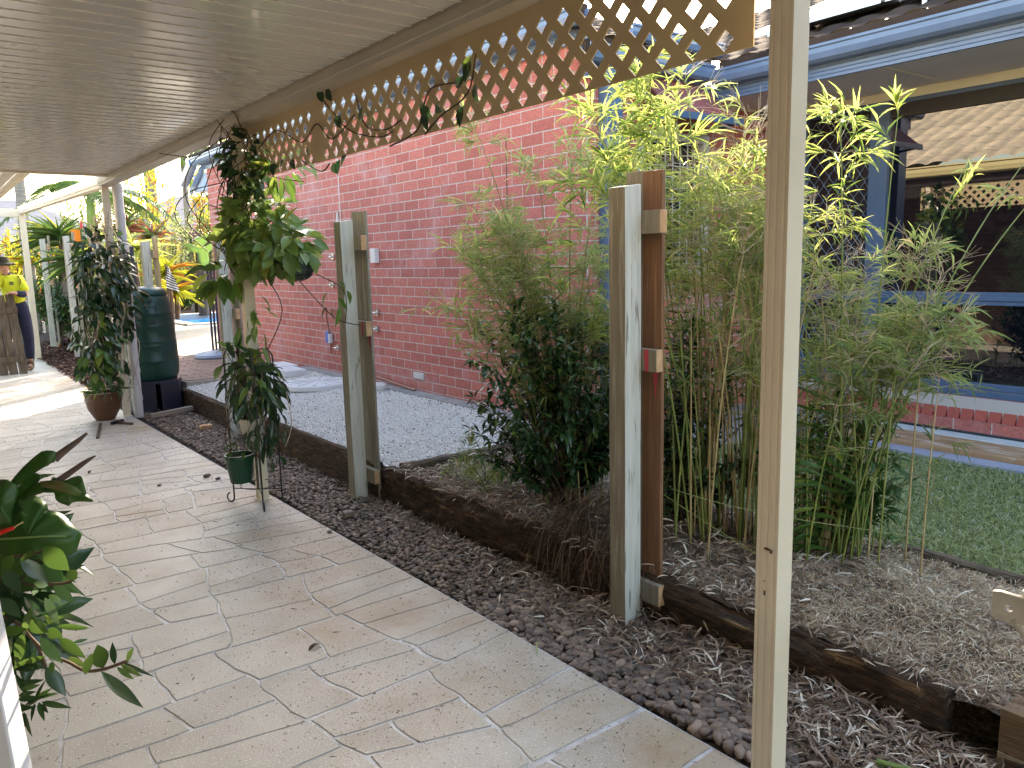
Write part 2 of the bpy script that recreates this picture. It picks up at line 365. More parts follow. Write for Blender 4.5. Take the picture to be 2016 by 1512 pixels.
def hfield(name, x0, x1, y0, y1, zf, step, m, seed=0., **k):
    xs = np.linspace(x0, x1, max(2, int((x1 - x0) / step) + 1)); ys = np.linspace(y0, y1, max(2, int((y1 - y0) / step) + 1))
    X, Y = np.meshgrid(xs, ys, indexing='ij'); Z = np.vectorize(zf)(X, Y); V = np.stack([X, Y, Z], -1).reshape(-1, 3)
    nx, ny = len(xs), len(ys); I = np.arange(nx * ny).reshape(nx, ny)
    Fq = np.stack([I[:-1, :-1], I[1:, :-1], I[1:, 1:], I[:-1, 1:]], -1).reshape(-1, 4)
    return link_mesh(name, V, Fq, m, smooth=True, kind='structure', **k)
def nz(x, y, s, o=0.): return mnoise.noise(Vector((x * s, y * s, o)))
def z_peb(x, y): return -.045 + .02 * nz(x, y, 3) + (.05 * max(0, (x - 2.05) / .3) if y < 2.4 else 0) + (.03 if y < 1.8 else 0)
PEBSOIL = mat("pebble_bed_base", (.06, .05, .045), (.03, .026, .024), rough=1, scale=20)
hfield("pebble_bed", 1.70, 2.34, -1.5, 9.2, z_peb, .06, PEBSOIL)
MULCHG = mat("mulch_ground", (.07, .04, .028), (.035, .02, .014), rough=1, scale=20, bump=1, bscale=60, bdist=.03)
hfield("mulch_bed", 1.6, 3.6, 9.2, 20, lambda x, y: -.02 + .16 * min(1, max(0, (x - 1.85) / .6)) + .03 * nz(x, y, 2), .12, MULCHG)
def z_bed(x, y): return .155 + .09 * math.exp(-((y - 1.1) ** 2) / .35 - ((x - 2.75) ** 2) / .12) + .05 * math.exp(-((y - 2.6) ** 2) / .6 - ((x - 2.8) ** 2) / .1) + .035 * nz(x, y, 4.5) + .018 * nz(x, y, 13)
STRAW = mat("dry_clippings_base", (.22, .17, .12), (.11, .08, .06), rough=1, scale=12, bump=1, bscale=80, bdist=.02)
hfield("garden_bed", 2.31, 3.36, -1.5, 4.32, z_bed, .05, STRAW)
LAWNG = mat("lawn_soil", (.07, .11, .045), (.10, .11, .06), rough=1, scale=20)
hfield("lawn", 3.3, 5.06, -2.5, 3.45, lambda x, y: .135 + .008 * nz(x, y, 3), .1, LAWNG)
WGR = mat("white_gravel_base", (.84, .83, .80), (.68, .67, .65), rough=1, scale=60)
def z_gr(x, y): return .175 + (x - 2.33) / 1.4 * .085 + .006 * nz(x, y, 4)
hfield("gravel_bed", 2.33, 3.62, 4.28, 8.9, z_gr, .08, WGR)
s = MB(); s.box(3.60, 3.745, 3.3, 8.95, 0, .272); s.box(3.36, 5.95, 3.42, 4.12, 0, .215); struct("path", s, mat("rough_cement", (.33, .32, .31), (.24, .235, .23), rough=.9, scale=12, bump=.5, bscale=50))
# brick pavers and pool surround
PAV = brickmat("brick_pavers", (.30, .17, .13), (.22, .12, .09), (.42, .38, .33), 0, 0, bw=.23, rh=.115)
def pavers():
    mb = MB()
    y = 8.95; r = 0
    while y < 11.45:
        x = 2.36 - (r % 2) * .115
        while x < 3.74:
            a, b = max(x, 2.36), min(x + .222, 3.74)
            if b - a > .03: mb.box(a, b, y, y + .107, .1, .243 + random.uniform(-.003, .003))
            x += .232
        y += .116; r += 1
    mb.build("brick_paving", mat("paver_clay", (.30, .20, .16), (.20, .12, .09), rough=.85, island=.6, scale=30, bump=.2), bevel=.004, kind='structure')
    s = MB(); s.box(2.34, 3.742, 8.9, 11.48, 0, .235); struct("path", s, mat("paver_sand", (.42, .38, .32), (.32, .28, .24), rough=1, scale=30))
pavers()
s = MB(); s.box(3.0, 14, 11.48, 17.6, 0, .25); s.box(3.4, 4.9, 17.6, 21.3, 0, .25); s.box(2.6, 14, 21.3, 22.2, 0, .262); struct("pool_deck", s, DECKC)
WATER = mat("pool_water", (.012, .20, .62), (.02, .30, .75), rough=.08, scale=3, bump=.15, bscale=4, spec=.4)
s = MB(); s.box(4.9, 13, 17.6, 21.3, -.1, .18); struct("pool_water", s, WATER)
s = MB(); s.box(4.8, 13.2, 21.05, 21.3, .1, .30); s.box(4.7, 4.9, 17.5, 21.3, .1, .29); s.box(4.7, 13.2, 17.4, 17.6, .1, .29); struct("pool_coping", s, mat("coping_white", (.6, .6, .57), (.5, .5, .48), rough=.7))
hfield("garden_bed", 2.4, 16, 22.2, 30, lambda x, y: .2 + .1 * nz(x, y, .7), .3, MULCHG)

# ------------------------------------------------------------------ patio cover
def build_patio():
    mb = MB(); y = 2.469 - .1115 * 48
    while y < 8.2:
        mb.box(-1.66, 1.612, y + .0045, y + .1115 - .0045, 2.32, 2.338); y += .1115
    mb.build("ceiling", CEIL, bevel=.003, kind='structure')
    mb = MB(); y = 2.469 - .1115 * 48
    while y < 8.2: mb.box(-1.66, 1.611, y - .003, y + .003, 2.3165, 2.334); y += .1115
    mb.build("ceiling_highlight_beads", mat("ceiling_highlight_bead", (.80, .77, .70), rough=.35), kind='structure', bevel=.001)  # pale added beads stand in for light caught on the groove edges
    s = MB(); s.box(-1.70, 1.612, -3.0, 8.24, 2.332, 2.36); struct("ceiling_backing", s, mat("groove_highlight", (.75, .72, .64), rough=.5))
    b = MB(); b.box(-1.66, 1.612, 8.2, 8.26, 2.30, 2.352); struct("ceiling_trim", b, CREAM, bevel=.003)
    t = thing("patio_beam", (1.65, 3, 2.25), "long cream steel beam running along the outer edge of the patio ceiling", "beam")
    prof = [(.0, 0), (.0, .022), (.006, .026), (.006, .060), (.0, .064), (.0, .074), (-.004, .078), (-.004, .094), (-.092, .094), (-.092, 0)]
    # swept along +y: side axis = d x up = (1,0,0) -> mirror so that profile 0 is at x=1.613
    b = MB(); b.sweep([(-a, z) for a, z in prof], (1.613, -3, 2.246), (1.613, 8.62, 2.246)); b.build("beam_section", mat("shaded_cream_beam", (.44, .40, .33), (.38, .345, .285), rough=.4, scale=3), t)  # the post cream darkened: the beam's shade is put into its colour
    b = MB(); b.box(1.706, 1.73, -3, 8.62, 2.25, 2.335); b.build("flashing", mat("dull_purple_grey_steel", (.30, .25, .23), rough=.35), t)
    t = thing("roof_gutter", (1.85, 3, 2.33), "pale yellow cream gutter and fascia along the patio tile roof edge", "gutter")
    GUT = mat("yellow_cream_gutter", (.66, .58, .30), (.6, .52, .27), rough=.3, scale=2)
    b = MB(); b.sweep([(0, 0), (.0, .012), (.10, .0), (.135, .02), (.15, .07), (.15, .11), (.165, .12), (.165, .135), (.145, .135), (.14, .03), (.1, .012), (0.01, .02), (.01, .13), (0, .13)], (1.735, -8, 2.325), (1.735, 8.62, 2.325))
    b.build("gutter_channel", GUT, t)
def post(name, x, y, z1, label, wd=.062, group="cream steel posts of the patio cover"):
    t = thing(name, (x, y, 0), label, "post", group)
    h = wd / 2; g = .0025
    prof = [(-h, -h), (h, -h), (h, -h * .78), (h - g, -h * .74), (h - g, -h * .6), (h, -h * .56), (h, -h * .1), (h - g, -h * .06), (h - g, h * .06), (h, h * .1), (h, h * .56), (h - g, h * .6), (h - g, h * .7), (h, h * .74), (h, h), (-h, h)]
    b = MB(); b.sweep(prof, (x, y, -.01), (x, y, z1), up=(0, 1, 0)); b.build("shaft", CREAM, t)
    b = MB(); b.box(x - h - .012, x + h + .012, y - h - .012, y + h + .012, -.002, .006); b.build("base_plate", CREAM, t)
    if name == "patio_post" and y < 2:
        MARK = mat("rust_scuff", (.13, .08, .045), rough=.9)
        b = MB(); 
        for (yy, zz, l, hgt) in ((y + .0, .72, .016, .006), (y - .012, .715, .008, .009), (y + .004, .60, .004, .012), (y + .006, .635, .003, .004)):
            b.box(x - h - .0012, x - h + .001, yy - l / 2, yy + l / 2, zz, zz + hgt)
        b.build("scuff_mark", MARK, t)
    return t
build_patio()
post("patio_post", 1.681, 1.134, 2.25, "slim cream steel post rising the full height right of the lattice end")
post("patio_post", 1.672, 4.835, 2.25, "cream steel post wrapped in leafy vine behind the wire plant stand")
post("patio_post", 1.663, 8.585, 2.25, "cream steel post beside the white downpipe and the brown pot")
post("patio_post", 1.70, 15.32, 2.40, "distant cream steel post behind the worker in the yellow shirt", wd=.085)

def lattice():
    P = .101; H = P / 2; h = .0275; z0 = 2.178; y0 = 2.531 - 13 * P; rows = 5
    t = thing("lattice_screen", (1.69, 3, 1.95), "brownish cream lattice strip with diamond holes hanging under the patio beam", "lattice")
    def sheet(ya, yb, x, zt, zb, nm):
        mb = MB(); ks = [k for k in range(-8, 60) if ya + .065 < y0 + k * P < yb - .065]
        k0, k1 = ks[0], ks[-1]
        blocked = lambda r, k: random.random() < .012
        def cell(y, z, solid):
            o = [(y - H, z), (y, max(z - H, zb + .0001)), (y + H, z), (y, z + H)]; i = [(y - h, z), (y, z - h), (y + h, z), (y, z + h)]
            if solid: mb.add([(x, *p) for p in o], [(0, 1, 2, 3)])
            else: mb.add([(x, *p) for p in o + i], [(j, (j + 1) % 4, 4 + (j + 1) % 4, 4 + j) for j in range(4)])
        for r in range(rows):
            z = z0 - r * H
            for k in range(k0, k1 + (1 if r % 2 == 0 else 0)):
                cell(y0 + k * P + (H if r % 2 else 0), z, blocked(r, k))
        zT, zB = z0 + H, zb + .0001
        for k in range(k0, k1):
            y = y0 + k * P
            mb.add([(x, y, zT), (x, y + P, zT), (x, y + H, z0)], [(0, 1, 2)]); mb.add([(x, y, zB), (x, y + P, zB), (x, y + H, z0 - (rows - 1) * H)], [(0, 1, 2)])
        yl, yr = y0 + k0 * P - H, y0 + k1 * P + H
        for r in (0, 2):
            z = z0 - r * H
            mb.add([(x, yl, z), (x, yl, z - 2 * H), (x, yl + H, z - H)], [(0, 1, 2)]); mb.add([(x, yr, z), (x, yr, z - 2 * H), (x, yr - H, z - H)], [(0, 1, 2)])
        mb.add([(x, yl, z0), (x, yl, zT), (x, yl + H, zT)], [(0, 1, 2)]); mb.add([(x, yr, z0), (x, yr, zT), (x, yr - H, zT)], [(0, 1, 2)])
        zl = z0 - 4 * H
        mb.add([(x, yl, zl), (x, yl, zB), (x, yl + H, zB)], [(0, 1, 2)]); mb.add([(x, yr, zl), (x, yr, zB), (x, yr - H, zB)], [(0, 1, 2)])
        for a, b, c, d in ((ya, yb, zT, zt), (ya, yb, zb, zB), (ya, yl, zB, zT), (yr, yb, zB, zT)):
            if d - c < .001: continue
            mb.add([(x, a, c), (x, b, c), (x, b, d), (x, a, d)], [(0, 1, 2, 3)])
        o = mb.build(nm, LATT, t)
        s = o.modifiers.new("thick", 'SOLIDIFY'); s.thickness = .005; s.offset = 0
    sheet(1.235, 3.76, 1.688, 2.262, 1.945, "panel"); sheet(3.735, 4.92, 1.696, 2.262, 1.950, "panel")
lattice()

# second cover beyond the far end of the patio
def far_cover():
    t = thing("far_patio_beam", (1.68, 12, 2.3), "cream beam continuing beyond the ceiling towards the worker", "beam")
    b = MB(); b.bar((1.69, 8.62, 2.305), (1.69, 15.36, 2.44), .08, .12); b.bar((1.645, 8.62, 2.30), (1.645, 15.36, 2.435), .008, .05); b.build("beam_section", CREAM, t)
    t = thing("far_patio_roof", (0, 12, 2.35), "far patio roof with long pale ceiling boards left of the sky gap", "roof")
    b = MB(); x = -2.4
    while x < 1.12:
        zz = 2.36 + .0 * x; b.add([(x + .004, 8.7, 2.50), (x + .126, 8.7, 2.50), (x + .126, 15.3, 2.44), (x + .004, 15.3, 2.44), (x + .004, 8.7, 2.52), (x + .126, 8.7, 2.52), (x + .126, 15.3, 2.46), (x + .004, 15.3, 2.46)],
              [(0, 3, 2, 1), (4, 5, 6, 7), (0, 1, 5, 4), (1, 2, 6, 5), (2, 3, 7, 6), (3, 0, 4, 7)]); x += .13
    b.build("ceiling_board", CEIL, t)
    b = MB(); b.bar((-2.4, 15.32, 2.40), (1.72, 15.32, 2.40), .08, .13); b.build("end_beam", CREAM, t)
    b = MB(); b.bar((1.14, 8.7, 2.47), (1.14, 15.3, 2.42), .05, .07); b.build("edge_trim", CREAM, t)
far_cover()

# own house: brick wall left of the path and the tile roof above the patio
OWN = brickmat("brown_brick", (.16, .10, .07), (.12, .075, .05), (.2, .18, .15), 1, 0)
t = thing("brick_home", (-1.9, 2, 0), "house whose tiled roof and brick wall carry the patio cover", "house")
b = MB(); b.box(-1.95, -1.72, -8, 8.2, -.1, 2.36); b.build("wall", OWN, t)
TILEM = mat("sunlit_roof_tile", (.58, .48, .34), (.42, .35, .25), spec=.1, rough=1, scale=2.5, bump=.2, bscale=60, c3=(.36, .31, .24), s3=9, l3=.58, h3=.66)
TILED = mat("dark_roof_tile", (.075, .055, .045), (.045, .035, .03), spec=.05, rough=1, scale=2.5, bump=.2, bscale=60)
def tiled(name, x0, x1, y0, y1, hf, ok, axis, m, parent, step=.04, tw=.24, tl=.33):
    xs = np.arange(x0, x1 + 1e-6, step); ys = np.arange(y0, y1 + 1e-6, step); X, Y = np.meshgrid(xs, ys, indexing='ij')
    Hh, up = hf(X, Y); U = np.where(up == 0, Y, X); Vv = np.where(up == 0, X, Y)
    Z = Hh + .038 * np.abs(np.sin(np.pi * U / tw)) ** .7 + .04 * (1 - (Vv / tl) % 1.0)
    I = np.arange(X.size).reshape(X.shape); K = ok(X, Y)
    Fq = np.stack([I[:-1, :-1], I[1:, :-1], I[1:, 1:], I[:-1, 1:]], -1).reshape(-1, 4); keep = (K[:-1, :-1] & K[1:, :-1] & K[1:, 1:] & K[:-1, 1:]).reshape(-1)
    return link_mesh(name, np.stack([X, Y, Z], -1).reshape(-1, 3), Fq[keep], m, parent)
T22 = .404
def hown(X, Y):
    a = 2.45 + T22 * (1.88 - X); b2 = 2.45 + T22 * (8.6 - Y); return np.minimum(np.minimum(a, b2), 4.6), np.where(a < b2, 0, 1)
tiled("roof", -3.6, 1.86, -8, 8.58, hown, lambda X, Y: X < 99, 0, TILEM, t, step=.03)
b = MB(); b.tube([(1.85, 8.58, 2.50), (-3.4, 3.33, 4.62)], .07, 8); b.build("hip_ridge", TILEM, t)

# ------------------------------------------------------------------ neighbouring red brick house
house = thing("brick_house", (3.74, 4.1, .25), "red brick house with blue gutters and a long blank wall facing the patio", "house")
def sub(nm, mb, m, p=house, **k): return mb.build(nm, m, p, **k)
b = MB(); b.box(3.74, 3.95, 4.19, 12.2, .12, 2.87); b.add([(3.74, 4.19, .12), (3.83, 4.10, .12), (3.95, 4.19, .12), (3.74, 4.19, 2.87), (3.83, 4.10, 2.87), (3.95, 4.19, 2.87)], [(0, 3, 4, 1), (1, 4, 5, 2), (3, 5, 4), (0, 1, 2)])
sub("wall", b, BR_Y)
b = MB(); b.box(3.83, 4.30, 4.10, 4.3, .12, 2.87); b.box(5.02, 6.0, 4.10, 4.3, .12, 2.60); b.box(4.30, 5.02, 4.10, 4.3, .12, 1.35); b.box(4.30, 5.02, 4.10, 4.3, 2.34, 2.7); sub("wall", b, BR_X)
b = MB(); b.box(5.94, 6.1, 3.84, 4.10, .1, 2.6); b.box(5.94, 6.1, -5, 3.84, .05, .43); sub("wall", b, BR_Y)
b = MB(); b.box(4.27, 4.33, 4.08, 4.2, 1.33, 2.36); b.box(4.99, 5.05, 4.08, 4.2, 1.33, 2.36); b.box(4.33, 4.99, 4.08, 4.2, 1.30, 1.36); b.box(4.33, 4.99, 4.08, 4.2, 2.30, 2.36)
wf = sub("window_frame", b, mat("white_window_frame", (.6, .6, .6), rough=.4))
GLASS = bpy.data.materials.new("tinted_glass"); GLASS.use_nodes = True
_n = GLASS.node_tree.nodes; _l = GLASS.node_tree.links; _p = _n["Principled BSDF"]; _p.inputs["Base Color"].default_value = (.004, .005, .009, 1); _p.inputs["Roughness"].default_value = .9; _p.inputs["Specular IOR Level"].default_value = 0
_g = _n.new("ShaderNodeBsdfGlossy"); _g.inputs["Roughness"].default_value = .004; _g.inputs["Color"].default_value = (.95, .97, 1, 1)
_m = _n.new("ShaderNodeMixShader"); _m.inputs[0].default_value = .14; _l.new(_p.outputs[0], _m.inputs[1]); _l.new(_g.outputs[0], _m.inputs[2]); _l.new(_m.outputs[0], _n["Material Output"].inputs[0])
b = MB(); b.box(4.33, 4.99, 4.13, 4.15, 1.36, 2.30); sub("pane", b, GLASS, wf)
b = MB()
for i in range(9): b.bar((4.33 + i * .082, 4.10, 1.36), (4.33 + i * .082, 4.10, 2.30), .006, .006)
for i in range(12): b.bar((4.33, 4.10, 1.40 + i * .08), (4.99, 4.10, 1.40 + i * .08), .006, .006)
sub("grille", b, PVC, wf)
# awning over the side window
RED = mat("faded_red_awning", (.30, .060, .045), (.16, .055, .055), rough=.85, scale=2.2, lo=.42, hi=.62)
b = MB(); A0, A1 = (4.26, 4.07, 2.72), (4.93, 4.07, 2.72); B0, B1 = (4.24, 3.72, 2.42), (4.95, 3.72, 2.42)
b.add([A0, A1, B1, B0, (4.26, 4.07, 2.705), (4.93, 4.07, 2.705), (4.95, 3.725, 2.405), (4.24, 3.725, 2.405)], [(0, 1, 2, 3), (7, 6, 5, 4), (0, 3, 7, 4), (1, 5, 6, 2), (3, 2, 6, 7), (0, 4, 5, 1)])
aw = sub("awning", b, RED); b = MB(); b.bar((4.23, 3.715, 2.40), (4.96, 3.715, 2.40), .03, .045); sub("awning_rail", b, BLUE, aw)
b = MB(); b.bar((4.25, 3.72, 2.40), (4.25, 4.09, 2.36), .015, .02); b.bar((4.94, 3.72, 2.40), (4.94, 4.09, 2.36), .015, .02); sub("awning_arm", b, BLUE, aw)
# downpipe on the return
b = MB(); b.box(3.90, 4.05, 4.01, 4.098, .2, 2.74); b.box(3.885, 3.90, 4.06, 4.098, 2.20, 2.235); b.box(4.05, 4.07, 4.06, 4.098, 2.20, 2.235); sub("downpipe", b, BLUE, bevel=.006)
# eaves
GP = [(0, 0), (.075, 0), (.10, .018), (.112, .055), (.112, .085), (.122, .092), (.122, .108), (.108, .112), (.100, .10), (.098, .03), (.07, .012), (.01, .012), (.01, .10), (0, .10)]
def gutter(p, q, side, nm="gutter", m=BLUEL):   # side: outward unit vector
    d = (Vector(q) - Vector(p)).normalized(); sx = d.cross(Vector((0, 0, 1))); sgn = 1 if sx.dot(Vector(side)) > 0 else -1
    mb = MB(); mb.sweep([(a * sgn, z) for a, z in GP], p, q); return sub(nm, mb, m)
gutter((5.06, -5, 2.70), (5.06, 4.0, 2.70), (-1, 0, 0)); gutter((3.70, 3.95, 2.935), (3.70, 12.45, 2.935), (-1, 0, 0)); gutter((3.70, 4.06, 2.73), (4.95, 4.06, 2.73), (0, -1, 0))
gutter((4.25, 4.22, 2.96), (5.25, 4.22, 2.96), (0, -1, 0))
def fascia(p, q, side, hgt, nm="fascia"):
    d = (Vector(q) - Vector(p)).normalized(); sx = d.cross(Vector((0, 0, 1))); sgn = 1 if sx.dot(Vector(side)) > 0 else -1
    pr = [(0, 0)]; k = 4
    for i in range(k):
        z = hgt * i / k; pr += [(.018, z + .002), (.018, z + hgt / k - .006), (.013, z + hgt / k - .003)]
    pr += [(0, hgt)]
    mb = MB(); mb.sweep([(a * sgn, z) for a, z in pr], p, q); return sub(nm, mb, BLUEL)
fascia((5.075, -5, 2.605), (5.075, 4.08, 2.605), (-1, 0, 0), .105); fascia((3.725, 3.96, 2.862), (3.725, 12.3, 2.862), (-1, 0, 0), .085); fascia((3.74, 4.085, 2.64), (5.05, 4.085, 2.64), (0, -1, 0), .10)
b = MB(); b.box(5.08, 5.94, -5, 4.095, 2.61, 2.625); sub("soffit", b, SOFF)
for yj in (2.735, -1.1): b = MB(); b.box(5.08, 5.94, yj, yj + .015, 2.604, 2.612); sub("soffit_joint", b, TRIM)
b = MB(); b.box(5.90, 5.938, -5, 4.08, 2.545, 2.608); b.box(5.10, 5.90, 4.075, 4.098, 2.585, 2.608); sub("trim", b, TRIM, bevel=.002)
b = MB(); b.bar((3.63, 12.45, 2.99), (3.63, 13.0, 2.74), .11, .12); b.bar((3.72, 12.3, 2.90), (3.72, 13.0, 2.60), .03, .09); sub("barge_board", b, BLUEL)
b = MB(); b.box(3.75, 4.6, 12.2, 12.9, 2.60, 2.84); sub("soffit", b, mat("pale_blue_soffit", (.35, .45, .6), rough=.6))
# roof planes
def hh(X, Y):
    a = 3.03 + T22 * (X - 3.6); r = 2.84 + T22 * (Y - 3.98); bb = np.where(X > 4.97, 2.80 + T22 * (X - 4.97), -9)
    ar = np.where(Y > 3.95, np.minimum(a, r), -9); up = np.where((ar > bb) & (r < a), 1, 0); return np.maximum(ar, bb), up
b = MB(); b.box(4.99, 5.055, -5, 3.95, 2.72, 2.865); b.box(3.66, 3.72, 4.0, 12.4, 2.95, 3.075); b.box(3.72, 4.99, 4.02, 4.08, 2.75, 2.90); sub("tile_closer", b, TILED)
tiled("roof", 3.6, 9.0, -5, 12.9, hh, lambda X, Y: (Y > 3.96) | (X > 4.97), 0, TILED, house, step=.05)
# window and security screen facing the lawn
b = MB()
b.box(5.885, 5.94, 3.115, 3.20, .53, 2.545); b.box(5.90, 5.94, -5, 3.115, 2.515, 2.545); b.box(5.895, 5.94, -5, 3.115, 1.075, 1.105); b.box(5.885, 5.94, -5, 3.115, 1.105, 1.135); b.box(5.895, 5.94, -5, 3.115, 1.135, 1.163)
b.box(5.87, 5.94, -5, 3.84, .44, .485); b.box(5.885, 5.94, -5, 3.84, .487, .535)
fr = sub("window_frame", b, BLUE, bevel=.003)
b = MB(); b.box(5.925, 5.935, -5, 3.115, .535, 1.075); b.box(5.925, 5.935, -5, 3.115, 1.163, 2.42); sub("pane", b, GLASS, fr)
b = MB(); b.box(5.905, 5.935, -5, 3.112, 2.42, 2.515); sub("header", b, mat("black_header", (.02, .02, .02), rough=.5), fr)
b = MB()
for i in range(60):
    y = 3.80 - i * .0895
    b.add([(5.865, y - .079, .44), (5.865, y, .44), (5.80, y, .285), (5.80, y - .079, .285), (5.94, y - .079, .44), (5.94, y, .44), (5.94, y, .285), (5.94, y - .079, .285)], [(0, 1, 2, 3), (0, 3, 7, 4), (1, 5, 6, 2), (0, 4, 5, 1), (3, 2, 6, 7)])
sub("brick_sill", b, mat("sill_brick", (.42, .095, .07), (.33, .07, .05), rough=.8, island=.5, scale=40, c3=(.55, .4, .38), l3=.9, h3=.95))
b = MB(); b.box(5.83, 5.94, -5, 3.84, .1, .437); sub("mortar", b, mat("mortar", (.5, .47, .45), rough=.9))
b = MB(); b.box(5.795, 5.83, -5, 3.84, .18, .283); sub("wall_base", b, BR_Y)
# screen door
b = MB(); b.box(5.885, 5.94, 3.20, 3.255, .535, 2.545); b.box(5.885, 5.94, 3.785, 3.84, .535, 2.545); b.box(5.885, 5.94, 3.255, 3.785, 2.50, 2.545); b.box(5.885, 5.94, 3.255, 3.785, .535, .60); b.box(5.885, 5.94, 3.255, 3.785, 1.09, 1.15)
sd_ = sub("security_screen", b, BLUE, bevel=.003)
b = MB(); p_ = .085; dz = .060; nstr = 7
for i in range(0, 13):
    pts = []; k = 0; z = .60
    while z < 2.50:
        yy = min(max(3.27 + i * p_ / 2 + p_ / 4 * (1 if (k + i) % 2 else -1) * .92, 3.256), 3.784)
        pts.append((5.905, yy, z)); z += .012; pts.append((5.905, yy, z)); z += dz - .012; k += 1
    b.tube(pts, .0032, 4)
sub("grille", b, mat("blue_grey_mesh", (.16, .22, .30), rough=.35, metal=.3), sd_)
b = MB(); b.box(5.93, 5.938, 3.255, 3.785, .60, 2.50); sub("pane", b, mat("dim_screen_backing", (.025, .018, .022), rough=.3), sd_)

# fixtures on the long wall
XW = 3.74
def tap(y, z, r=.035):
    mb = MB(); mb.tube([(XW - .002, y, z), (XW - .018, y, z)], r, 14); mb.tube([(XW - .018, y, z), (XW - .045, y, z)], [.014, .012], 10); mb.tube([(XW - .042, y - .03, z), (XW - .042, y + .03, z)], .006, 6); mb.tube([(XW - .042, y, z - .03), (XW - .042, y, z + .03)], .006, 6)
    sub("tap", mb, CHROME, smooth=False)
for yy, zz in ((8.05, 1.54), (8.09, 1.24), (8.05, .555), (7.10, .975), (7.12, .812)): tap(yy, zz)
b = MB(); b.tube([(XW - .03, 7.9, .985), (XW - .03, 8.25, .985), (XW - .03, 8.25, .85), (XW - .03, 8.20, .72), (XW - .03, 8.18, .48)], .009, 6); sub("water_pipe", b, COPPER); b = MB(); b.tube([(XW - .03, 7.13, .33), (XW - .05, 6.35, .285)], .012, 6); sub("water_pipe", b, COPPER)
b = MB(); b.box(XW - .05, XW - .02, 8.20, 8.27, .60, .72); tg = sub("pipe_tag", b, mat("blue_tag", (.05, .13, .5), rough=.5)); b = MB(); b.box(XW - .052, XW - .018, 8.162, 8.198, .60, .70); sub("tag_label", b, PVC, tg)
b = MB(); b.box(XW - .012, XW, 6.26, 6.44, .385, .445); sub("vent_plate", b, PVC, bevel=.003)
b = MB(); b.box(XW - .05, XW, 7.02, 7.12, 1.46, 1.60); sub("junction_box", b, PVC, bevel=.006)
b = MB(); b.box(XW - .004, XW, 7.822, 7.838, 1.80, 2.86); b.tube([(XW - .012, 7.88, 1.9), (XW - .012, 7.88, 2.0)], [.02, .008], 8); sub("wall_joint", b, mat("joint_filler", (.6, .55, .53), rough=.8))
b = MB(); b.box(XW - .003, XW - .0005, 4.93, 4.937, .9, 2.35); sub("wall_crack", b, mat("crack", (.12, .08, .08), rough=.9))

# things standing on the gravel
def simple(name, mb, m, label, cat, group=None, **k): return mb.build(name, m, None, label=label, cat=cat, group=group, **k)
b = MB(); b.lathe([(.33, 0), (.345, .01), (.345, .045), (.335, .055), (.02, .062)], (3.25, 7.55, .23), 40); b.add([], [])
for k in range(12):
    a = k * math.pi / 6; b.bar((3.25 + .05 * math.cos(a), 7.55 + .05 * math.sin(a), .291), (3.25 + .3 * math.cos(a), 7.55 + .3 * math.sin(a), .288), .02, .012)
simple("pit_cover", b, CONC, "round pale concrete pit lid lying on the white gravel", "pit lid")
b = MB(); b.lathe([(.075, -.05), (.075, .03), (.085, .035), (.085, .065), (.06, .085), (.0, .09)], (3.50, 6.72, .25), 28); simple("pipe_cap", b, PVC, "white round pipe cap standing on gravel by the brick wall", "pipe cap", smooth=False)
for i, (x, y, l, wd, z) in enumerate(((3.36, 8.55, .42, .24, .245), (3.45, 9.05, .45, .26, .245))):
    b = MB(); b.box(x - wd / 2, x + wd / 2, y - l / 2, y + l / 2, z, z + .07)
    simple("concrete_block", b, CONC, ["pale concrete block lying on gravel nearest the round lid", "pale concrete block behind the other, next to the brick paving"][i], "block", "concrete blocks by the brick wall", bevel=.01)
b = MB(); b.lathe([(.25, 0), (.27, .02), (.26, .05), (.14, .085), (.05, .095)], (3.30, 11.0, .245), 36); simple("umbrella_base", b, mat("blue_grey_plastic", (.22, .27, .36), rough=.5), "blue grey round umbrella base standing on the brick paving", "umbrella base")
t = thing("pool_fence", (3.4, 11.7, .25), "dark navy slatted pool fence panel between the wall and white post", "fence")
b = MB(); 
for i in range(6): b.box(3.46 + i * .047, 3.486 + i * .047, 11.65, 11.675, .28, 1.44)
b.build("slat", NAVY, t); b = MB(); b.box(3.44, 3.74, 11.64, 11.685, 1.42, 1.46); b.build("rail", NAVY, t)
t = thing("navy_fence_post", (2.0, 9.35, 0), "thin navy steel fence post beside the green water barrel", "post")
b = MB(); b.box(1.99, 2.03, 9.33, 9.37, -.02, 1.70); b.build("shaft", NAVY, t); b = MB(); b.box(1.975, 2.045, 9.32, 9.38, 1.50, 1.525); b.build("clamp", NAVY, t)
t = thing("security_camera", (5.62, 3.98, 2.61), "small dark dome security camera under the soffit corner", "camera")
b = MB(); b.lathe([(.045, 0), (.05, -.02), (.045, -.035)], (5.62, 3.98, 2.608), 20); b.build("bracket", TRIM, t); b = MB(); b.lathe([(.047, -.03), (.052, -.06), (.04, -.09), (.015, -.105)], (5.62, 3.98, 2.608), 20); b.build("dome", mat("dome_black", (.02, .02, .02), rough=.15), t, smooth=True)
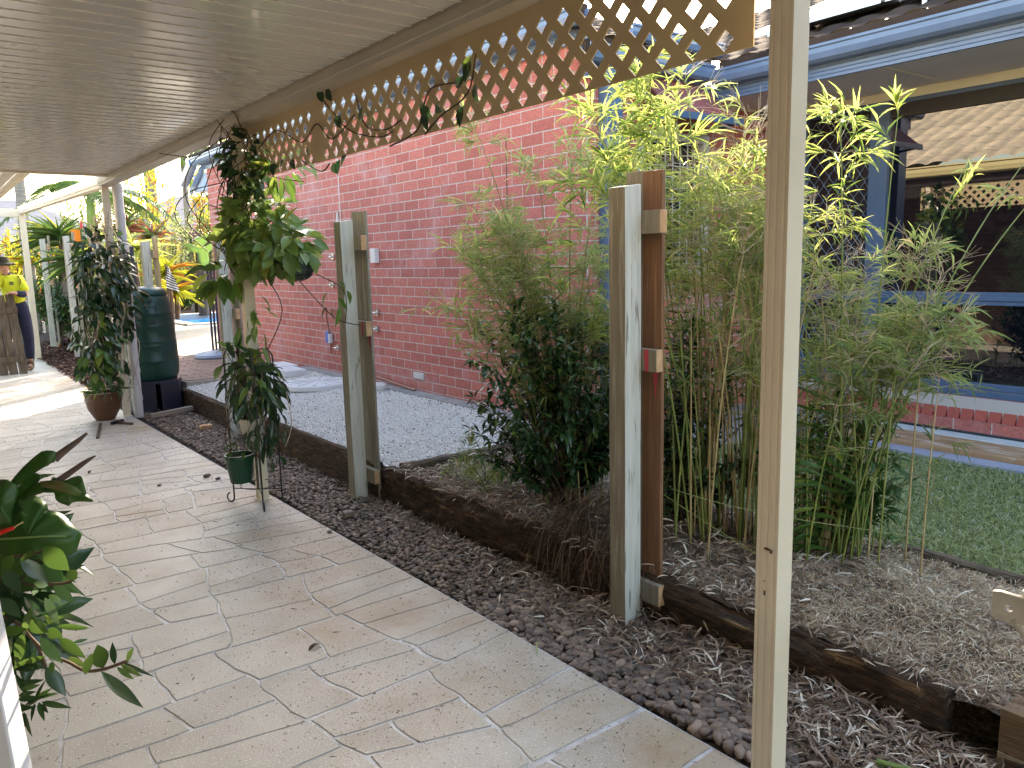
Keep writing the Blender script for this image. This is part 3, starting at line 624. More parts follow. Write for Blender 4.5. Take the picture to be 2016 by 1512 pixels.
# step along the window wall
b = MB(); b.box(5.60, 5.80, -5, 3.4, .0, .205); struct("step", b, mat("white_slab", (.62, .68, .72), (.52, .58, .62), rough=.7, scale=5))
b = MB(); b.tube([(5.72 + .01 * math.sin(i * .7), -4 + i * .37, .215) for i in range(20)], .009, 6); simple("garden_hose", b, mat("black_rubber", (.01, .01, .015), rough=.4), "thin black hose lying along the pale step under the window", "hose")
DECKW = mat("worn_orange_timber", (.50, .33, .20), (.36, .20, .10), rough=.7, scale=3, stretch=(8, .8, 1), c3=(.62, .52, .44), s3=4, l3=.55, h3=.62, bump=.3, bscale=30)
b = MB(); b.box(5.27, 5.595, -5, 3.25, .02, .195); simple("timber_sleeper", b, DECKW, "worn orange brown timber sleeper beside the pale step and lawn", "sleeper", bevel=.006)
b = MB(); b.box(5.10, 5.24, -5, 3.2, .09, .165); simple("edging_strip", b, mat("lilac_grey_metal", (.40, .43, .56), (.3, .32, .42), rough=.5, scale=4, stretch=(3, .4, 1)), "pale lilac edging strip between timber sleeper and lawn", "edging", bevel=.004)
def solar(y, i):
    def pt(u, v, h): return (5.3 + v * .927, u, 2.80 + T22 * (5.3 - 4.97) + .13 + v * .3746 + h)
    t = thing("solar_panel", pt(y, 0, 0), ["silver framed solar panel on the roof, leftmost seen right of the cream post", "silver framed solar panel on the roof, second one right of the cream post", "silver framed solar panel on the roof near the right edge", "silver framed solar panel farthest right on the roof"][i], "solar panel", "solar panels on the brick house roof")
    def slab(u0, u1, v0, v1, h0, h1):
        mb = MB(); vs = [pt(u, v, h) for h in (h0, h1) for u, v in ((u0, v0), (u1, v0), (u1, v1), (u0, v1))]
        return mb.add(vs, [(0, 3, 2, 1), (4, 5, 6, 7), (0, 1, 5, 4), (1, 2, 6, 5), (2, 3, 7, 6), (3, 0, 4, 7)])
    AL = mat("aluminium", (.62, .62, .62), rough=.3, metal=.8)
    slab(y + .02, y + .98, .02, 1.6, .012, .03).build("cell_glass", mat("solar_glass", (.01, .015, .04), rough=.05), t)
    mb = MB()
    for a in ((y, y + 1, 0, .02), (y, y + 1, 1.6, 1.62), (y, y + .02, .02, 1.6), (y + .98, y + 1, .02, 1.6)): 
        q = slab(*a, 0, .04); mb.add(q.v, q.f)
    mb.build("frame", AL, t)
    mb = MB(); mb.bar(pt(y - .01, .25, -.03), pt(y + 1.01, .25, -.03), .04, .04); mb.bar(pt(y + .75, .02, -.0), pt(y + .75, .02, -.13), .03, .01); mb.build("mounting_rail", AL, t)
for i in range(4): solar(2.9 - 1.03 * i, i)

# ------------------------------------------------------------------ retaining sleepers
def sleeper(x0, x1, y0, y1, z0, z1, label, m=DARKW, grp="dark retaining sleepers beside the pebbles"):
    L = max(x1 - x0, y1 - y0); alongy = (y1 - y0) > (x1 - x0); n = max(3, int(L / .03)); mb = MB(); vs = []
    k = 20
    for i in range(n + 1):
        t = i / n
        for j in range(k):
            a = 2 * math.pi * (j + .5) / k; u = max(-1, min(1, 1.25 * math.cos(a))); v = max(-1, min(1, 1.25 * math.sin(a)))
            if alongy: x = (x0 + x1) / 2 + u * (x1 - x0) / 2; y = y0 + L * t; 
            else: y = (y0 + y1) / 2 + u * (y1 - y0) / 2; x = x0 + L * t
            z = (z0 + z1) / 2 + v * (z1 - z0) / 2
            rough = .034 if m is DARKW and y0 < 4.3 else .006
            q = mnoise.noise(Vector((x * 9, y * 5, z * 22))) * rough + mnoise.noise(Vector((x * 30, y * 14, z * 60))) * rough * .5
            if alongy: x += q * (1 if u > 0 else -1); z += q * .8
            else: y += q; z += q * .8
            vs.append((x, y, z))
    mb.add(vs, [(i * k + j, i * k + (j + 1) % k, (i + 1) * k + (j + 1) % k, (i + 1) * k + j) for i in range(n) for j in range(k)] + [tuple(range(k))[::-1], tuple(n * k + j for j in range(k))])
    return mb.build("retaining_sleeper", m, label=label, cat="sleeper", group=grp)
sleeper(2.27, 2.325, 6.7, 8.95, -.10, .175, "dark sleeper edging the white gravel, farthest one by the water barrel")
sleeper(2.265, 2.32, 4.42, 6.69, -.10, .208, "dark sleeper edging the white gravel behind the wire plant stand")
sleeper(2.285, 2.34, 2.62, 4.41, -.10, .185, "crumbling dark sleeper starting at the second white fence post")
sleeper(2.27, 2.335, .95, 2.60, -.10, .185, "rotten dark sleeper running behind the nearest white fence post")
sleeper(2.26, 2.33, -1.3, .78, -.10, .175, "dark sleeper at the near right end by the cut post stub")
sleeper(2.36, 3.35, 4.23, 4.30, .02, .215, "short dark sleeper at right angles, between white gravel and garden bed", SLEEP2, "edging sleepers round the garden bed")
sleeper(3.28, 3.34, -1.4, 1.62, .02, .205, "greyish sleeper edging the lawn beside the dry clippings", SLEEP2, "edging sleepers round the garden bed")

# ------------------------------------------------------------------ dismantled fence posts
PINK = mat("pink_spray_mark", (.50, .06, .09), rough=.8)
def wobble(mb, a=.003, s=9):
    mb.v = [tuple(Vector(v) + Vector((mnoise.noise(Vector((v[0] * s, v[1] * s, v[2] * 2))) * a, mnoise.noise(Vector((v[1] * s, v[0] * s + 9, v[2] * 2))) * a, 0))) for v in mb.v]
def column(x0, x1, y0, y1, z0, z1, top=0., n=14):
    mb = MB(); vs = []
    for i in range(n + 1):
        z = z0 + (z1 - z0) * i / n
        for x, y in ((x0, y0), (x1, y0), (x1, y1), (x0, y1)): vs.append((x, y, z + (top * (x - x0) / (x1 - x0) if i == n else 0)))
    mb.add(vs, [(i * 4 + j, i * 4 + (j + 1) % 4, (i + 1) * 4 + (j + 1) % 4, (i + 1) * 4 + j) for i in range(n) for j in range(4)] + [(0, 3, 2, 1), tuple(n * 4 + j for j in range(4))])
    wobble(mb); return mb
def fence_post(x, y, h, label, near=False, lean=0., pal=BROWNW, pal2=GREYW, w_=.088, palh=.06, pw=.095, stub=.10, z0=-.05, pink=True):
    t = thing("fence_post", (x, y, 0), label, "fence post", "cut off fence posts of the dismantled fence")
    h2 = w_ / 2
    mb = column(x - h2, x + h2, y - h2, y + h2, z0, h, .012); mb.m = []
    for f in mb.f:
        c = sum((Vector(mb.v[i]) for i in f), Vector()) / len(f); mb.m.append(1 if c.x < x - h2 * .7 else 0)  # patio-side face takes the grey, its shade put into the paint
    mb.build("post", [WHITEP, GREYW], t, bevel=.004)
    xp = x + h2 + .04
    for z, nm in ((h - .13, 'a'), (h * .62, 'b'), (.125, 'c')):
        mb = MB(); ya = y - h2 - stub + .01 * random.uniform(-1, 1); zz = .085 if near else .09
        mb.box(x + h2 + .001, x + h2 + .037, ya, y + .10, z - zz / 2, z + zz / 2); wobble(mb, .003, 30)
        mb.m = [1 if f == (0, 1, 5, 4) else 0 for f in mb.f]
        r = mb.build("rail_stub", [GREYW, RAWW], t, bevel=.002)
        if nm == 'b' and pink:
            q = MB(); xa = x + h2 - .0012; yb = ya + .05; q.add([(xa, yb - .012, z - zz / 2), (xa, yb - .012, z + zz / 2), (xa, yb + .012, z + zz / 2), (xa, yb + .006, z - zz / 2)], [(0, 1, 2, 3)]); q.build("spray_mark", PINK, r)
            q = MB(); xb = x + h2 + .0365; q.add([(xb, yb - .014, z - .16), (xb, yb - .026, z - .05), (xb, yb + .0, z - .05)], [(0, 1, 2)]); q.build("spray_drip", PINK, r)
    ys = y - h2 - stub + .02
    mb = column(xp, xp + .018, ys, ys + pw, z0, h + palh, 0); mb.build("paling", pal, t, bevel=.002)
    mb = column(xp + .004, xp + .02, ys + pw + .003, ys + 2 * pw, z0, h + palh + .005, 0); mb.build("paling", pal2, t, bevel=.002)
    if lean: t.rotation_euler.y = lean
    return t
fence_post(2.195, 2.165, 1.712, "nearest white and grey fence post with pink mark and reddish brown paling", near=True, stub=.085)
fence_post(2.185, 4.53, 1.708, "white fence post standing on pebbles left of the tall bamboo, before the brick wall", pal=GREYW, stub=.10, lean=-.004)
fence_post(2.19, 6.93, 1.705, "pale fence post seen just behind the vine covered steel post", pal=GREYW, stub=.09, pink=False)
fence_post(2.17, 9.42, 1.745, "pale fence post with yellowish paling behind the green water barrel", pal=mat("yellow_paling", (.50, .40, .22), (.42, .33, .17), rough=.7, scale=5, stretch=(6, 6, .6)), pink=False)
fence_post(2.15, 11.80, 1.80, "pale fence post mostly hidden behind the dark pot vine", pal=GREYW, pink=False)
fence_post(2.12, 14.15, 1.98, "second farthest white fence post with grey paling, left of the pot vine", pal=GREYW, pink=False, z0=.1)
fence_post(2.10, 16.55, 2.02, "farthest white fence post, just right of the distant steel post", pal=GREYW, pink=False, z0=.1)
t = thing("post_stub", (2.30, .70, 0), "cut off square timber post stub at the lower right corner", "post stub")
mb = column(2.255, 2.36, .66, .80, -.1, .215); mb.build("stub", mat("fresh_sawn_hardwood", (.13, .08, .045), (.19, .125, .07), rough=.85, scale=6, stretch=(1, 1, 8), bump=.5, bscale=30), t, bevel=.003)
b = MB(); b.box(2.25, 2.2545, .66, .80, -.02, .09); b.build("pale_patch", mat("pale_sapwood", (.38, .32, .22), (.28, .22, .15), rough=.9, scale=10, stretch=(1, 1, 6)), t)
# bracket on a pole at the right edge
t = thing("gate_bracket", (1.90, .62, .0), "beige gate bracket with a round hole at the right edge", "bracket")
BEI = mat("beige_painted_steel", (.50, .46, .38), (.42, .38, .30), rough=.5, scale=10)
vs = []; 
mb = MB(); n = 18; cx, cz, rh_ = .675, .652, .0085
outer = []; inner = []
for i in range(n):
    a = 2 * math.pi * i / n; c_, s_ = math.cos(a), math.sin(a); k = 1 / max(abs(c_) / .036, abs(s_) / .034); outer.append((cx + c_ * k, cz + s_ * k)); inner.append((cx + c_ * rh_, cz + s_ * rh_))
for x in (1.90, 1.915): vs += [(x, *p) for p in outer] + [(x, *p) for p in inner]
fs = [(i, (i + 1) % n, n + (i + 1) % n, n + i) for i in range(n)] + [(2 * n + i, 3 * n + i, 3 * n + (i + 1) % n, 2 * n + (i + 1) % n) for i in range(n)]
fs += [(i, 2 * n + i, 2 * n + (i + 1) % n, (i + 1) % n) for i in range(n)] + [(n + i, n + (i + 1) % n, 3 * n + (i + 1) % n, 3 * n + i) for i in range(n)]
mb.add(vs, fs); mb.build("plate", BEI, t, bevel=.002)
mb = MB(); mb.tube(bez([(1.91, .665, .63), (1.915, .63, .60), (1.93, .61, .52), (1.96, .57, .40)], 8), .013, 10); mb.build("arm", BEI, t, smooth=True)
mb = MB(); mb.tube([(1.905, .648, .693), (1.93, .640, .700)], .009, 10); mb.build("pin", CHROME, t)
mb = MB(); mb.box(1.945, 2.0, .52, .60, -.05, .62); mb.build("support_post", BEI, t, bevel=.004)

# ------------------------------------------------------------------ loose ground cover
PEBM = mat("river_pebble", (.25, .18, .135), (.075, .06, .052), rough=.5, scale=40, island=.8, c3=(.34, .25, .19), l3=.86, h3=.90, spec=.4)
def pebbles():
    parts = []; n = 11500
    T0 = ico_t(1, .10, 3); T1 = ico_t(2, .03, 4)
    def batch(T, x, y, sz, lift):
        k = len(x); z = np.array([z_peb(a, b) for a, b in zip(x, y)]) + lift
        S = np.stack([sz * rng.uniform(.9, 1.4, k), sz * rng.uniform(.7, 1, k), sz * rng.uniform(.4, .65, k)], 1)
        d = randdir(k, -.35, .35); parts.append(scatter(T, np.stack([x, y, z], 1), rotm(d, rng.uniform(-.5, .5, k)), S))
    x = rng.uniform(1.80, 2.28, n); y = rng.uniform(2.6, 9.1, n); batch(T0, x, y, rng.uniform(.011, .020, n), rng.uniform(.0, .022, n))
    m = 3400; x = rng.uniform(1.80, 2.28, m); y = 2.7 - rng.uniform(0, 1.5, m) ** 1.0; batch(T1, x, y, rng.uniform(.010, .025, m), rng.uniform(.0, .024, m))
    m = 700; x = 1.80 + rng.uniform(0, .16, m); y = rng.uniform(.3, 1.3, m); batch(T1, x, y, rng.uniform(.010, .019, m), rng.uniform(.0, .02, m))
    V, Fq = merge(parts); link_mesh("river_pebbles", V, Fq, PEBM, smooth=True, kind='stuff', label="dark brown and purple river pebbles between paving and sleepers", cat="pebbles")
pebbles()
def gravel():
    n = 42000; x = rng.uniform(2.34, 3.62, n); y = rng.uniform(4.32, 8.95, n); T = ico_t(1, .0, 5)
    V0 = np.array([(1, 0, 0), (0, 1, 0), (-.8, .2, 0), (0, -1, .1), (.1, 0, .8), (0, .1, -.8)], float); F0 = np.array([(0, 1, 4), (1, 2, 4), (2, 3, 4), (3, 0, 4), (1, 0, 5), (2, 1, 5), (3, 2, 5), (0, 3, 5)])
    z = np.array([z_gr(a, b) for a, b in zip(x, y)]) + rng.uniform(0, .012, n); sz = rng.uniform(.006, .0135, n)
    S = np.stack([sz, sz * rng.uniform(.6, 1, n), sz * rng.uniform(.5, .9, n)], 1)
    V, Fq = scatter((V0, F0), np.stack([x, y, z], 1), rotm(randdir(n), rng.uniform(0, 6, n)), S)
    link_mesh("white_gravel", V, Fq, mat("white_stone_chip", (.88, .87, .84), (.62, .61, .58), rough=.8, island=.8, scale=80, c3=(.30, .27, .24), l3=.93, h3=.96), kind='stuff', label="white stone chip gravel along the brick wall", cat="gravel")
gravel()
def blades(name, m, x, y, zf, ln, wd, zdir, label, cat, n=2, curl=.15, lift=.0):
    k = len(x); z = np.array([zf(a, b) for a, b in zip(x, y)]) + lift
    d = randdir(k, *zdir); V, Fq = scatter(strip_t(n, curl), np.stack([x, y, z], 1), rotm(d, rng.uniform(-1.2, 1.2, k)), np.stack([ln, wd, ln], 1))
    return link_mesh(name, V, Fq, m, kind='stuff', label=label, cat=cat)
GRASSM = leafmat("grass_blade", (.21, .28, .085), (.36, .41, .18), c3=(.52, .52, .38), l3=.80, h3=.9, trans=.25, rough=.5)
zl = lambda x, y: .137
n = 90000; x = rng.uniform(3.34, 5.10, n); y = rng.uniform(-.2, 3.45, n)
blades("grass", GRASSM, x, y, zl, rng.uniform(.018, .045, n), rng.uniform(.003, .006, n), (.1, .95), "short mown green grass with pale dry blades", "grass")
DRY = mat("dry_bamboo_leaf", (.38, .28, .20), (.13, .08, .06), rough=.7, island=.8, scale=30, c3=(.74, .66, .54), l3=.80, h3=.86)
CLIP = mat("dry_grass_clipping", (.70, .56, .38), (.27, .19, .125), rough=.8, island=.8, scale=30, c3=(.78, .72, .56), l3=.8, h3=.88)
n = 60000; x = rng.uniform(2.33, 3.30, n); y = rng.uniform(-.2, 2.1, n) ** 1.0
keep = (y < 1.75) | (rng.uniform(0, 1, n) < .25); x, y = x[keep], y[keep]; n = len(x)
blades("grass_clippings", CLIP, x, y, z_bed, rng.uniform(.02, .055, n), rng.uniform(.0012, .003, n), (-.15, .5), "matted dry grass clippings heaped on the garden bed", "clippings", curl=.3, lift=rng.uniform(-.004, .02, n))
n = 5200; x = rng.uniform(2.33, 3.2, n); y = rng.uniform(.6, 4.2, n); keep = (y > 1.5) | (rng.uniform(0, 1, n) < .15); x, y = x[keep], y[keep]; n = len(x)
blades("bed_leaf_litter", DRY, x, y, z_bed, rng.uniform(.04, .11, n), rng.uniform(.004, .010, n), (-.1, .4), "dry brown bamboo leaves lying around the bamboo stems", "leaf litter", n=3, curl=.2, lift=rng.uniform(0, .02, n))
n = 6500; x = rng.uniform(1.86, 2.27, n); y = .2 + rng.gamma(1.5, .55, n); x += 0; keep = (y < 3.0); x, y = x[keep], y[keep]; n = len(x)
x = np.clip(1.98 + (x - 1.86) * .75 + (1.4 - np.minimum(y, 1.4)) * -.12, 1.84, 2.27)
blades("leaf_litter", DRY, x, y, z_peb, rng.uniform(.03, .10, n), rng.uniform(.0025, .008, n), (-.12, .4), "pale dry bamboo leaves piled over the pebbles in the near corner", "leaf litter", n=3, curl=.22, lift=rng.uniform(.01, .045, n))
n = 700; x = rng.uniform(1.83, 2.27, n); y = rng.uniform(2.4, 9, n)
blades("scattered_straw", DRY, x, y, z_peb, rng.uniform(.03, .09, n), rng.uniform(.002, .006, n), (-.1, .2), "loose straw and leaf bits scattered over the dark pebbles", "leaf litter", n=2, lift=.03)
MUL = mat("bark_mulch", (.13, .06, .04), (.05, .025, .018), rough=.95, island=.8, scale=30, c3=(.35, .22, .15), l3=.9, h3=.94)
n = 14000; x = rng.uniform(1.72, 3.0, n); y = rng.uniform(9.1, 18, n)
blades("bark_mulch", MUL, x, y, lambda a, b: -.0 + .16 * min(1, max(0, (a - 1.85) / .6)), rng.uniform(.03, .10, n), rng.uniform(.01, .03, n), (-.3, .4), "reddish brown bark mulch along the far fence posts", "mulch", curl=.1)
# specks of leaf litter blown over the paving
n = 12000; x = rng.uniform(-.4, 1.76, n); y = rng.uniform(.9, 9.5, n)
wgt = .25 + .75 * np.array([max(0, nz(a, b, 1.6, 2) + .35) for a, b in zip(x, y)]) + (x > 1.1) * .35; keep = rng.uniform(0, 1.1, n) < wgt; x, y = x[keep], y[keep]; n = len(x)
blades("leaf_specks", mat("leaf_speck", (.09, .055, .03), (.20, .11, .05), rough=.9, island=.8, scale=30), x, y, lambda a, b: .0015, rng.exponential(.005, n) + .004, rng.uniform(.0018, .004, n), (-.03, .12), "tiny brown leaf specks scattered over the stencilled paving", "leaf litter", curl=.2)
for i, (x, y, s_, lb) in enumerate(((1.56, 5.62, .022, "largest dark pebble lying on the paving left of the wire plant stand"), (1.60, 5.50, .015, "small dark pebble on the paving in front of the largest one"), (1.24, 5.6, .012, "dark seed pod alone on the paving in mid patio"), (1.72, 3.95, .013, "brown stone near the paving edge in front of the plant stand"))):
    T = ico_t(2, .07, 30 + i); V, Fq = scatter(T, [(x, y, s_ * .55)], rotm([[1, .3, 0]]), [[s_ * 1.3, s_, s_ * .6]]); link_mesh("loose_stone", V, Fq, PEBM, smooth=True, label=lb, cat="stone", group="loose stones lying on the paving")
for i, (x, y, a, lb) in enumerate(((1.08, 2.74, .3, "dark crumpled leaf lying on the paving near the bottom"), (.93, 6.3, 1.2, "dark curled leaf on the paving behind the large near leaves"), (1.72, 2.15, .9, "thin green blade of grass on the paving edge"))):
    V, Fq = scatter(strip_t(5, .25, .5), [(x, y, .003)], rotm([[math.cos(a), math.sin(a), .02]]), [[.06 if i < 2 else .11, .02 if i < 2 else .006, .05]])
    link_mesh("fallen_leaf", V, Fq, mat("dead_leaf", (.05, .03, .02), rough=.8) if i < 2 else GRASSM, label=lb, cat="leaf", group="fallen leaves on the paving")
n = 2600; x = rng.uniform(2.12, 2.42, n); y = rng.uniform(.5, 4.3, n)
blades("sleeper_litter", DRY, x, y, lambda a, b: (.19 if a > 2.27 else z_peb(a, b)), rng.uniform(.025, .08, n), rng.uniform(.002, .006, n), (-.2, .3), "dry leaves and straw caught on top and at the foot of the sleepers", "leaf litter", n=3, curl=.2, lift=rng.uniform(.0, .03, n))
n = 5200; k_ = rng.integers(0, 4, n); cx_ = np.array([1.30, 1.60, 1.05, 1.66])[k_]; cy_ = np.array([3.55, 2.0, 2.3, 4.3])[k_]
x = np.clip(cx_ + rng.normal(0, .16, n), -.2, 1.765); y = cy_ + rng.normal(0, .33, n)
blades("debris_patch", mat("brown_debris", (.22, .12, .05), (.10, .06, .03), rough=.9, island=.8, scale=30), x, y, lambda a, b: .0014, rng.exponential(.0028, n) + .002, rng.uniform(.001, .0025, n), (-.02, .1), "fine reddish brown dirt and seed debris in patches near the paving edge", "debris", curl=.2)
# green cut bamboo piece, rubble chips
b = MB(); b.tube([(2.03, 1.02, .035), (2.06, .93, .04)], .011, 10); b.build("bamboo_offcut", mat("fresh_bamboo", (.16, .24, .05), (.12, .2, .04), rough=.4), label="short green bamboo offcut lying in the dry leaves", cat="offcut", smooth=False)
for i, (x, y, s_, lb) in enumerate(((1.93, 4.15, .03, "angular brown stone chip on the pebbles before the second fence post"), (2.08, 7.4, .05, "flat pale timber chip on the pebbles before the far fence post"))):
    b = MB(); b.box(x - s_, x + s_, y - s_ * .7, y + s_ * .7, .0, .03); b.build("stone_chip", RAWW if i else PEBM, label=lb, cat="chip", bevel=.005)

# ------------------------------------------------------------------ plants
BAM = leafmat("bamboo_leaf", (.17, .26, .075), (.33, .41, .15), c3=(.50, .44, .22), l3=.86, h3=.9, trans=.5, rough=.45)
BAMY = leafmat("bamboo_leaf_bright", (.27, .37, .09), (.44, .50, .15), c3=(.12, .22, .04), l3=.7, h3=.8, trans=.5, rough=.45)
CULMG = mat("green_culm", (.13, .20, .045), (.26, .28, .07), rough=.4, scale=5, stretch=(1, 1, 2))
CULMY = mat("straw_culm", (.52, .41, .20), (.38, .27, .12), rough=.5, scale=6, stretch=(1, 1, 2))
TWIG = mat("dry_twig", (.64, .54, .42), (.46, .36, .26), rough=.8, scale=20)
LT_B = leaf_t(3, .7, .12, .22, .5)
RTn = np.array(RT[:]); FN = np.array(F[:])
def leaves_obj(name, T, P, D, S, m, parent, roll=None, upv=None, **k):
    P = np.array(P, float).reshape(-1, 3); D = np.array(D, float).reshape(-1, 3)
    V, Fq = scatter(T, P, rotm(D, roll if roll is not None else rng.uniform(-.5, .5, len(P)), upv), np.array(S, float)); return link_mesh(name, V, Fq, m, parent, **k)
def culm(parent, base, lat, dep, h, start=.4, dens=1., ls=.10, lw=.10, bright=False, straw=False, r=.0048, twl=.22, top=True, dead=0.):
    b = Vector(base); tip = b + Vector(RT) * lat + Vector(F) * dep + Vector((0, 0, h)); mid = b + (tip - b) * .55 + Vector((0, 0, h * .10)) - (Vector(RT) * lat + Vector(F) * dep) * .25
    pts = bez([b, mid, tip], 22); rs = [r * (1 - .75 * (i / 22) ** 1.5) * (1.18 if i % 2 == 0 else 1) for i in range(23)]
    mb = MB(); mb.tube(pts, rs, 5)
    P = []; D = []; S = []; nb = 0
    for i in range(int(22 * start), 23):
        for q in range(np.random.default_rng(int(abs(b.x * 1e4) + i)).poisson(1.5 * dens) + (3 if (top and i >= 20) else 0)):
            a = rng.uniform(0, 2 * math.pi); el = rng.uniform(.1, 1.1); L = twl * rng.uniform(.5, 1.2)
            d = Vector((math.cos(a) * math.cos(el), math.sin(a) * math.cos(el), math.sin(el))); p0 = pts[i]; e = p0 + d * L; e.z -= L * .25
            tw = bez([p0, p0 + d * L * .6, e], 4); dd = rng.random() < dead
            mb.cur = 1 if (dd or rng.random() < .5) else 0; mb.tube(tw, [.0014, .0012, .001, .0008, .0006], 3, cap=False)
            if dd:
                for _ in range(4):
                    f = d + Vector(rng.uniform(-.6, .6, 3)); mb.tube([tw[2], tw[2] + f.normalized() * L * .5], .0007, 3, cap=False)
                continue
            for u in range(int(rng.integers(8, 14))):
                t = rng.uniform(.25, 1); p = p0.lerp(e, t); ld = (d + Vector(rng.normal(0, .55, 3)) + Vector((0, 0, -.25))).normalized()
                P.append(p[:]); D.append(ld[:]); l = ls * rng.uniform(.5, 1.3); S.append((l, l * lw * rng.uniform(.8, 1.3), l))
    c = mb.build("culm", [CULMY if straw else CULMG, TWIG], parent, smooth=True)
    if P: leaves_obj("foliage", LT_B, P, D, S, BAMY if bright else BAM, c)
    return c
def clump(loc, label, specs):
    t = thing("bamboo_clump", loc, label, "bamboo", "bamboo clumps growing in the garden bed")
    for sp in specs: culm(t, **sp)
    return t
def B(cx, cy, spread=.12): return (cx + rng.normal(0, spread * .5), cy + rng.normal(0, spread * .6), .16)
sp = [dict(base=B(2.66, 3.05, .05), lat=-.42, dep=.1, h=2.02, start=.35, dens=.45, ls=.085, lw=.09, twl=.12),
      dict(base=B(2.66, 3.05, .1), lat=-.12, dep=0, h=1.76, start=.4, dens=.5, ls=.08), dict(base=B(2.7, 3.0, .1), lat=.04, dep=.1, h=1.80, start=.4, dens=.5, ls=.09),
      dict(base=B(2.7, 3.0, .1), lat=.17, dep=0, h=1.72, start=.4, dens=1, ls=.12, bright=True), dict(base=B(2.62, 3.1, .1), lat=-.5, dep=.1, h=1.32, start=.5, dens=1.2, ls=.09, bright=True),
      dict(base=B(2.62, 3.1, .1), lat=-.56, dep=.0, h=1.05, start=.5, dens=1.3, ls=.09), dict(base=B(2.62, 3.1, .1), lat=-.3, dep=.2, h=1.45, start=.4, dens=1.2, ls=.09)]
for i in range(30): sp.append(dict(base=B(2.66, 3.05, .16), lat=rng.uniform(-.50, .20), dep=rng.uniform(-.15, .35), h=rng.uniform(.9, 1.6), start=.45, dens=.5, ls=rng.uniform(.06, .09), lw=.06, straw=rng.random() < .3, dead=.15, twl=.17))
clump((2.66, 3.05, .16), "leftmost bamboo clump with thin stems in front of the long brick wall", sp)
sp = [dict(base=B(2.78, 2.3, .1), lat=-.40, dep=.1, h=1.86, start=.72, dens=.7, ls=.115, lw=.075, bright=True), dict(base=B(2.78, 2.3, .1), lat=-.22, dep=.0, h=2.08, start=.66, dens=.65, ls=.11, lw=.075, bright=True),
      dict(base=B(2.78, 2.3, .1), lat=-.30, dep=.15, h=1.96, start=.68, dens=.7, ls=.115, lw=.075, bright=True), dict(base=B(2.8, 2.25, .1), lat=-.14, dep=.1, h=1.92, start=.6, dens=.55, ls=.12, lw=.09, bright=True),
      dict(base=B(2.8, 2.25, .1), lat=.05, dep=.1, h=1.70, start=.45, dens=.5, ls=.10, lw=.08, bright=True, dead=.3), dict(base=B(2.8, 2.25, .1), lat=.14, dep=.0, h=1.86, start=.5, dens=.5, ls=.09, lw=.07, dead=.85, straw=True), dict(base=B(2.8, 2.25, .1), lat=.22, dep=.05, h=1.78, start=.5, dens=.7, ls=.08, dead=.92, straw=True),
      dict(base=B(2.8, 2.25, .1), lat=-.12, dep=.1, h=2.06, start=.7, dens=.7, ls=.09, dead=.85), dict(base=B(2.78, 2.3, .1), lat=-.48, dep=.1, h=1.62, start=.7, dens=.55, ls=.11, lw=.075, bright=True), dict(base=B(2.84, 2.2, .1), lat=.18, dep=.1, h=1.72, start=.45, dens=.7, ls=.08, dead=.8, straw=True)]
for i in range(60): sp.append(dict(base=B(2.84, 2.16, .22), lat=rng.uniform(-.28, .24), dep=rng.uniform(-.2, .4), h=rng.uniform(1.1, 1.66), start=.42, dens=.29, ls=rng.uniform(.06, .09), lw=.055, r=.004, straw=rng.random() < .55, dead=.4, bright=rng.random() < .3, twl=.17))
clump((2.8, 2.25, .16), "tallest and densest bamboo clump just behind the nearest fence post", sp)
sp = [dict(base=B(3.0, 1.72, .08), lat=-.02, dep=.1, h=1.80, start=.75, dens=.7, ls=.09, bright=True, r=.006), dict(base=B(3.0, 1.7, .08), lat=.12, dep=.1, h=1.88, start=.8, dens=.25, ls=.12, bright=True, top=False),
      dict(base=B(3.02, 1.66, .05), lat=.45, dep=.1, h=1.66, start=.86, dens=.25, ls=.10, bright=True, top=False), dict(base=B(3.03, 1.66, .05), lat=.76, dep=.1, h=1.74, start=.86, dens=.25, ls=.10, top=False, bright=True),
      dict(base=B(3.03, 1.66, .05), lat=.70, dep=-.1, h=1.60, start=.9, dens=.25, ls=.10, top=False), dict(base=B(3.0, 1.7, .08), lat=.3, dep=.1, h=1.3, start=.5, dens=.35, ls=.10, dead=.4), dict(base=B(3.0, 1.7, .08), lat=.42, dep=.1, h=1.0, start=.5, dens=.45, ls=.10, dead=.3), dict(base=B(3.0, 1.7, .08), lat=.36, dep=.0, h=1.0, start=.5, dens=.7, ls=.10)]
for i in range(48): sp.append(dict(base=B(2.98, 1.76, .18), lat=rng.uniform(-.15, .34), dep=rng.uniform(-.15, .35), h=rng.uniform(.7, 1.28), start=.42, dens=.26, ls=rng.uniform(.055, .085), lw=.055, r=.004, straw=rng.random() < .65, dead=.5, bright=rng.random() < .2, twl=.15))
clump((3.0, 1.72, .16), "rightmost bamboo clump with arching stems before the dark window", sp)

